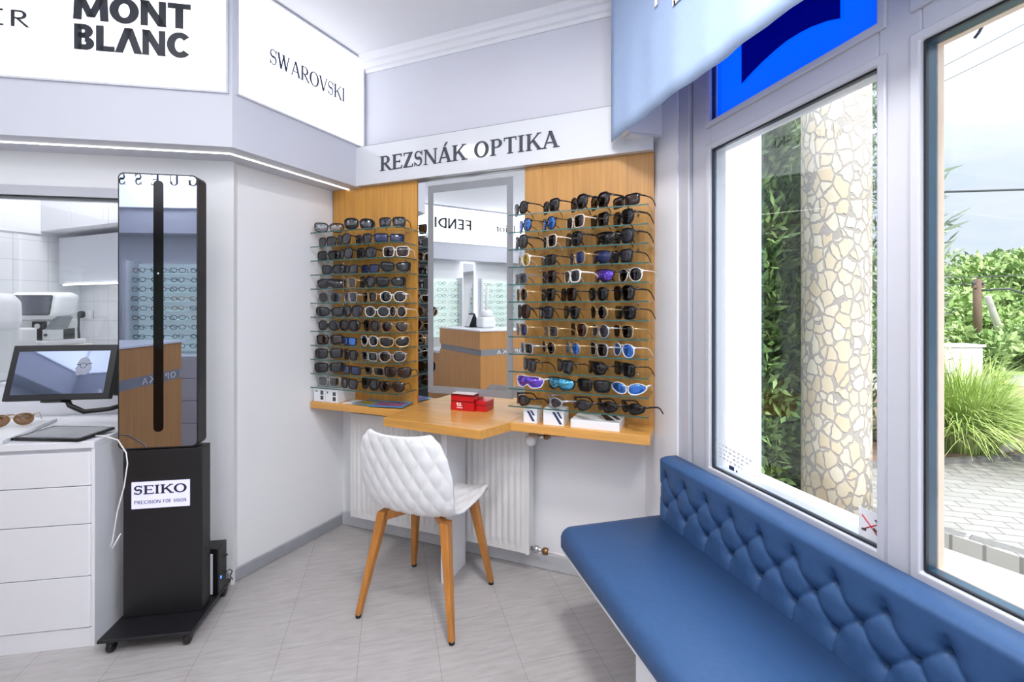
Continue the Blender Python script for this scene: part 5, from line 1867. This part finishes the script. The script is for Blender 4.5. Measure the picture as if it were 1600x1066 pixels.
# ornamental grass
og = thing('ornamental_grass', 'large bright green clump of arching grass in the soil bed', 'grass', IDF, (5.25, 3.18, -0.05))
rg = random.Random(5)
gm = MB()
for k in range(2600):
    a = rg.uniform(0, 2 * math.pi)
    r0 = 0.27 * math.sqrt(rg.random())
    p = Vector((5.25 + r0 * math.cos(a), 3.18 + r0 * math.sin(a), -0.04))
    a += rg.gauss(0, 0.5)
    reach = rg.uniform(0.15, 1.15)
    hgt = rg.uniform(0.65, 1.05) * (1.0 - 0.30 * reach)
    wd = rg.uniform(0.003, 0.006)
    pts = []
    for i in range(8):
        f = i / 7
        rr_ = reach * f ** 1.8
        z = hgt * (1.55 * f - 0.62 * f * f * (0.7 + reach))
        pts.append(p + Vector((rr_ * math.cos(a), rr_ * math.sin(a), z)))
    sd = Vector((-math.sin(a), math.cos(a), 0.2)).normalized()
    v = []
    for i, q in enumerate(pts):
        w = wd * (1 - (i / 7) ** 2 * 0.85)
        v += [tuple(q - sd * w), tuple(q + sd * w)]
    gm.add(v, [(2 * i, 2 * i + 1, 2 * i + 3, 2 * i + 2) for i in range(7)], True)
gm.build('blades', 'leaf_grass', og, recalc=False)


def rock(x, y, z, r, sq, label, seed):
    rk = random.Random(seed)
    m = MB().ball((x, y, z), r, 14, sq)
    m.v = [(a + rk.uniform(-1, 1) * r * 0.09, b_ + rk.uniform(-1, 1) * r * 0.09, c + rk.uniform(-1, 1) * r * 0.07) for a, b_, c in m.v]
    return tag(m.build('bed_rock', 'rock_pale', None, IDF, (x, y, z - r * sq[2])), label, 'rock')


rock(5.50, 3.00, 0.0, 0.11, (1.6, 0.8, 0.6), 'long pale rock at the foot of the green grass clump', 1)
rock(4.78, 3.50, 0.0, 0.10, (1.2, 0.9, 0.7), 'pale rock in the soil bed seen beside the column', 2)
rock(6.20, 3.05, -0.01, 0.06, (1.3, 0.9, 0.7), 'small pale rock in the soil bed past the sapling', 3)
sp_ = thing('sapling', 'thin green sapling stem standing beside the grass clump', 'sapling', IDF, (5.88, 3.19, -0.04))
MB().tube([(5.88, 3.19, -0.04), (5.875, 3.185, 0.15), (5.885, 3.17, 0.35), (5.88, 3.17, 0.55)], [0.022, 0.018, 0.014, 0.008], 8).build('stem', 'stem_green', sp_)
lm = MB()
leaves(lm, random.Random(9), 60, lambda r_: (Vector((5.88 + r_.gauss(0, 0.05), 3.18 + r_.gauss(0, 0.05), r_.uniform(0.35, 0.62))), Vector((0, 0, 1))), 0.08)
lm.build('foliage', 'leaf_grass', sp_, recalc=False)
ec = thing('utility_cabinet', 'pale utility cabinet half hidden behind the grass clump', 'cabinet', frame(8.9, 5.42, -15), (0, 0, -0.05))
MB().box(-0.30, 0.30, -0.15, 0.15, -0.05, 0.68).build('housing', 'cream_plastic', ec, bevel=0.01)
MB().box(-0.33, 0.33, -0.18, 0.18, 0.68, 0.72).build('lid', 'plastic_white', ec, bevel=0.01)

up = thing('utility_pole', 'upright brown wooden utility pole in front of the far trees', 'pole', IDF, (22.17, 12.77, -0.05))
MB().tube([(22.17, 12.77, -0.05), (22.17, 12.77, 2.45)], [0.15, 0.12], 12).build('post', 'pole_wood', up)
MB().box(21.85, 22.45, 12.70, 12.78, 2.10, 2.20).build('crossarm', 'pole_wood', up)
for x in (21.90, 22.15, 22.40):
    MB().lathe([(0.03, 2.20), (0.06, 2.24), (0.05, 2.32), (0.02, 2.36)], 12, (x, 12.74)).build('insulator', 'wire_black', up)
MB().tube([(22.2, 12.7, 2.0), (22.9, 12.2, 2.05), (23.4, 11.9, 1.8)], 0.04, 8).build('cable_bracket', 'wire_black', up)
tag(MB().tube([(20.65, 11.10, -0.05), (20.05, 11.26, 1.72)], [0.12, 0.09], 12).build("leaning_pole", 'pole_concrete', None, IDF, (20.65, 11.1, -0.05)), 'pale concrete pole leaning beside the wooden utility pole', 'pole')


def wire(a, b_, r, label, sag=0.1):
    a, b_ = Vector(a), Vector(b_)
    pts = [a + (b_ - a) * f - Vector((0, 0, sag * 4 * f * (1 - f))) for f in [i / 10 for i in range(11)]]
    tag(MB().tube(pts, r, 6).build('overhead_wire', 'wire_black', None, IDF, tuple(a)), label, 'wire')


wire((5.4, 7.87, 3.45), (20.2, 4.0, 3.95), 0.022, 'thick dark cable crossing the sky level with the top of the grass view', 0.05)
wire((9.5, 9.9, 5.3), (20.0, 7.1, 11.0), 0.010, 'upper of two thin wires slanting up across the sky')
wire((9.5, 9.9, 5.05), (20.0, 7.1, 10.4), 0.010, 'lower of two thin wires slanting up across the sky')
wire((14.0, 12.0, 2.20), (31.0, 7.0, 2.95), 0.018, 'dark wire running just above the far trees past the pole', 0.1)
wire((14.0, 13.5, 1.95), (22.17, 12.74, 2.30), 0.018, 'dark wire ending at the crossarm of the wooden pole', 0.1)

hk = tag(MB().tube([(1.62, 0.955, 2.150), (1.62, 0.945, 2.146), (1.62, 0.930, 2.135), (1.62, 0.920, 2.118), (1.62, 0.921, 2.100), (1.62, 0.930, 2.085), (1.62, 0.940, 2.075)], 0.004, 8)
         .tube([(1.62, 0.920, 2.150), (1.62, 0.890, 2.148)], 0.003, 6).tube([(1.62, 0.955, 2.150), (1.62, 0.955, 3.0)], 0.0015, 6).build('hanging_hook', 'wire_black', None, IDF, (1.62, 0.95, 2.1)), 'small dark wire hook hanging outside at the top of the second window', 'hook')

kinds = [(25.5, 19.5, 2.6, 1.6, 4.3), (28.0, 17.4, 3.0, 2.2, 3.1), (30.2, 17.0, 2.6, 1.5, 3.5), (31.8, 16.3, 3.2, 2.4, 3.9), (34.0, 15.6, 3.0, 2.2, 4.4), (37.0, 14.6, 3.4, 2.4, 4.0), (26.0, 21.5, 3.4, 2.6, 5.0), (33.0, 19.5, 3.6, 2.6, 4.4), (36.0, 18.5, 3.6, 2.6, 4.8)]
names = ['tall pale green tree at the edge of the window post', 'low green tree behind the wooden utility pole', 'green tree behind the leaning concrete pole', 'tall green tree past the leaning pole', 'bushy green tree at the outer end of the far row',
         'far green tree beyond the end of the tree row', 'tall tree rising behind the window post', 'second-row tree behind the wooden pole', 'second-row tree behind the outer end of the row']
for k, (x, y, r, rz, top) in enumerate(kinds):
    tree('garden_tree', names[k], (x, y, -0.05), 0.15, max(0.5, top - 1.0), lumpy((x, y, top - rz), r, r, rz * 1.0, 16, random.Random(40 + k)), 5200, 0.34, 'leaf_tree', 60 + k, 'tree', 'trees beyond the paving', 0.5)
tree('hedge_shrub', 'low wide green shrub line in front of the far trees', (27.0, 15.0, -0.05), 0.1, 0.8, lumpy((27.0, 15.2, 0.6), 8.5, 2.5, 1.5, 34, random.Random(99)), 9000, 0.32, 'leaf_tree', 77, 'shrub')

struct(MB().prism([(6.0, 8.6), (14.5, 5.6), (44.0, -2.0), (44.0, 33.0), (4.0, 33.0)], -0.05, -0.040), 'lawn', 'leaf_tree')
for k, (x, y, h, lb) in enumerate(((10.3, 7.3, 0.75, 'low green shrub behind the utility cabinet'), (11.9, 7.0, 0.85, 'low green shrub standing next behind the grass clump'), (13.6, 6.6, 0.9, 'low green shrub beyond the grass clump, outermost of three'))):
    tree('low_shrub', lb, (x, y, -0.05), 0.04, 0.4, lumpy((x, y, h * 0.5), 1.1, 0.8, h * 0.62, 14, random.Random(200 + k)), 3500, 0.14, 'leaf_tree', 300 + k, 'shrub')
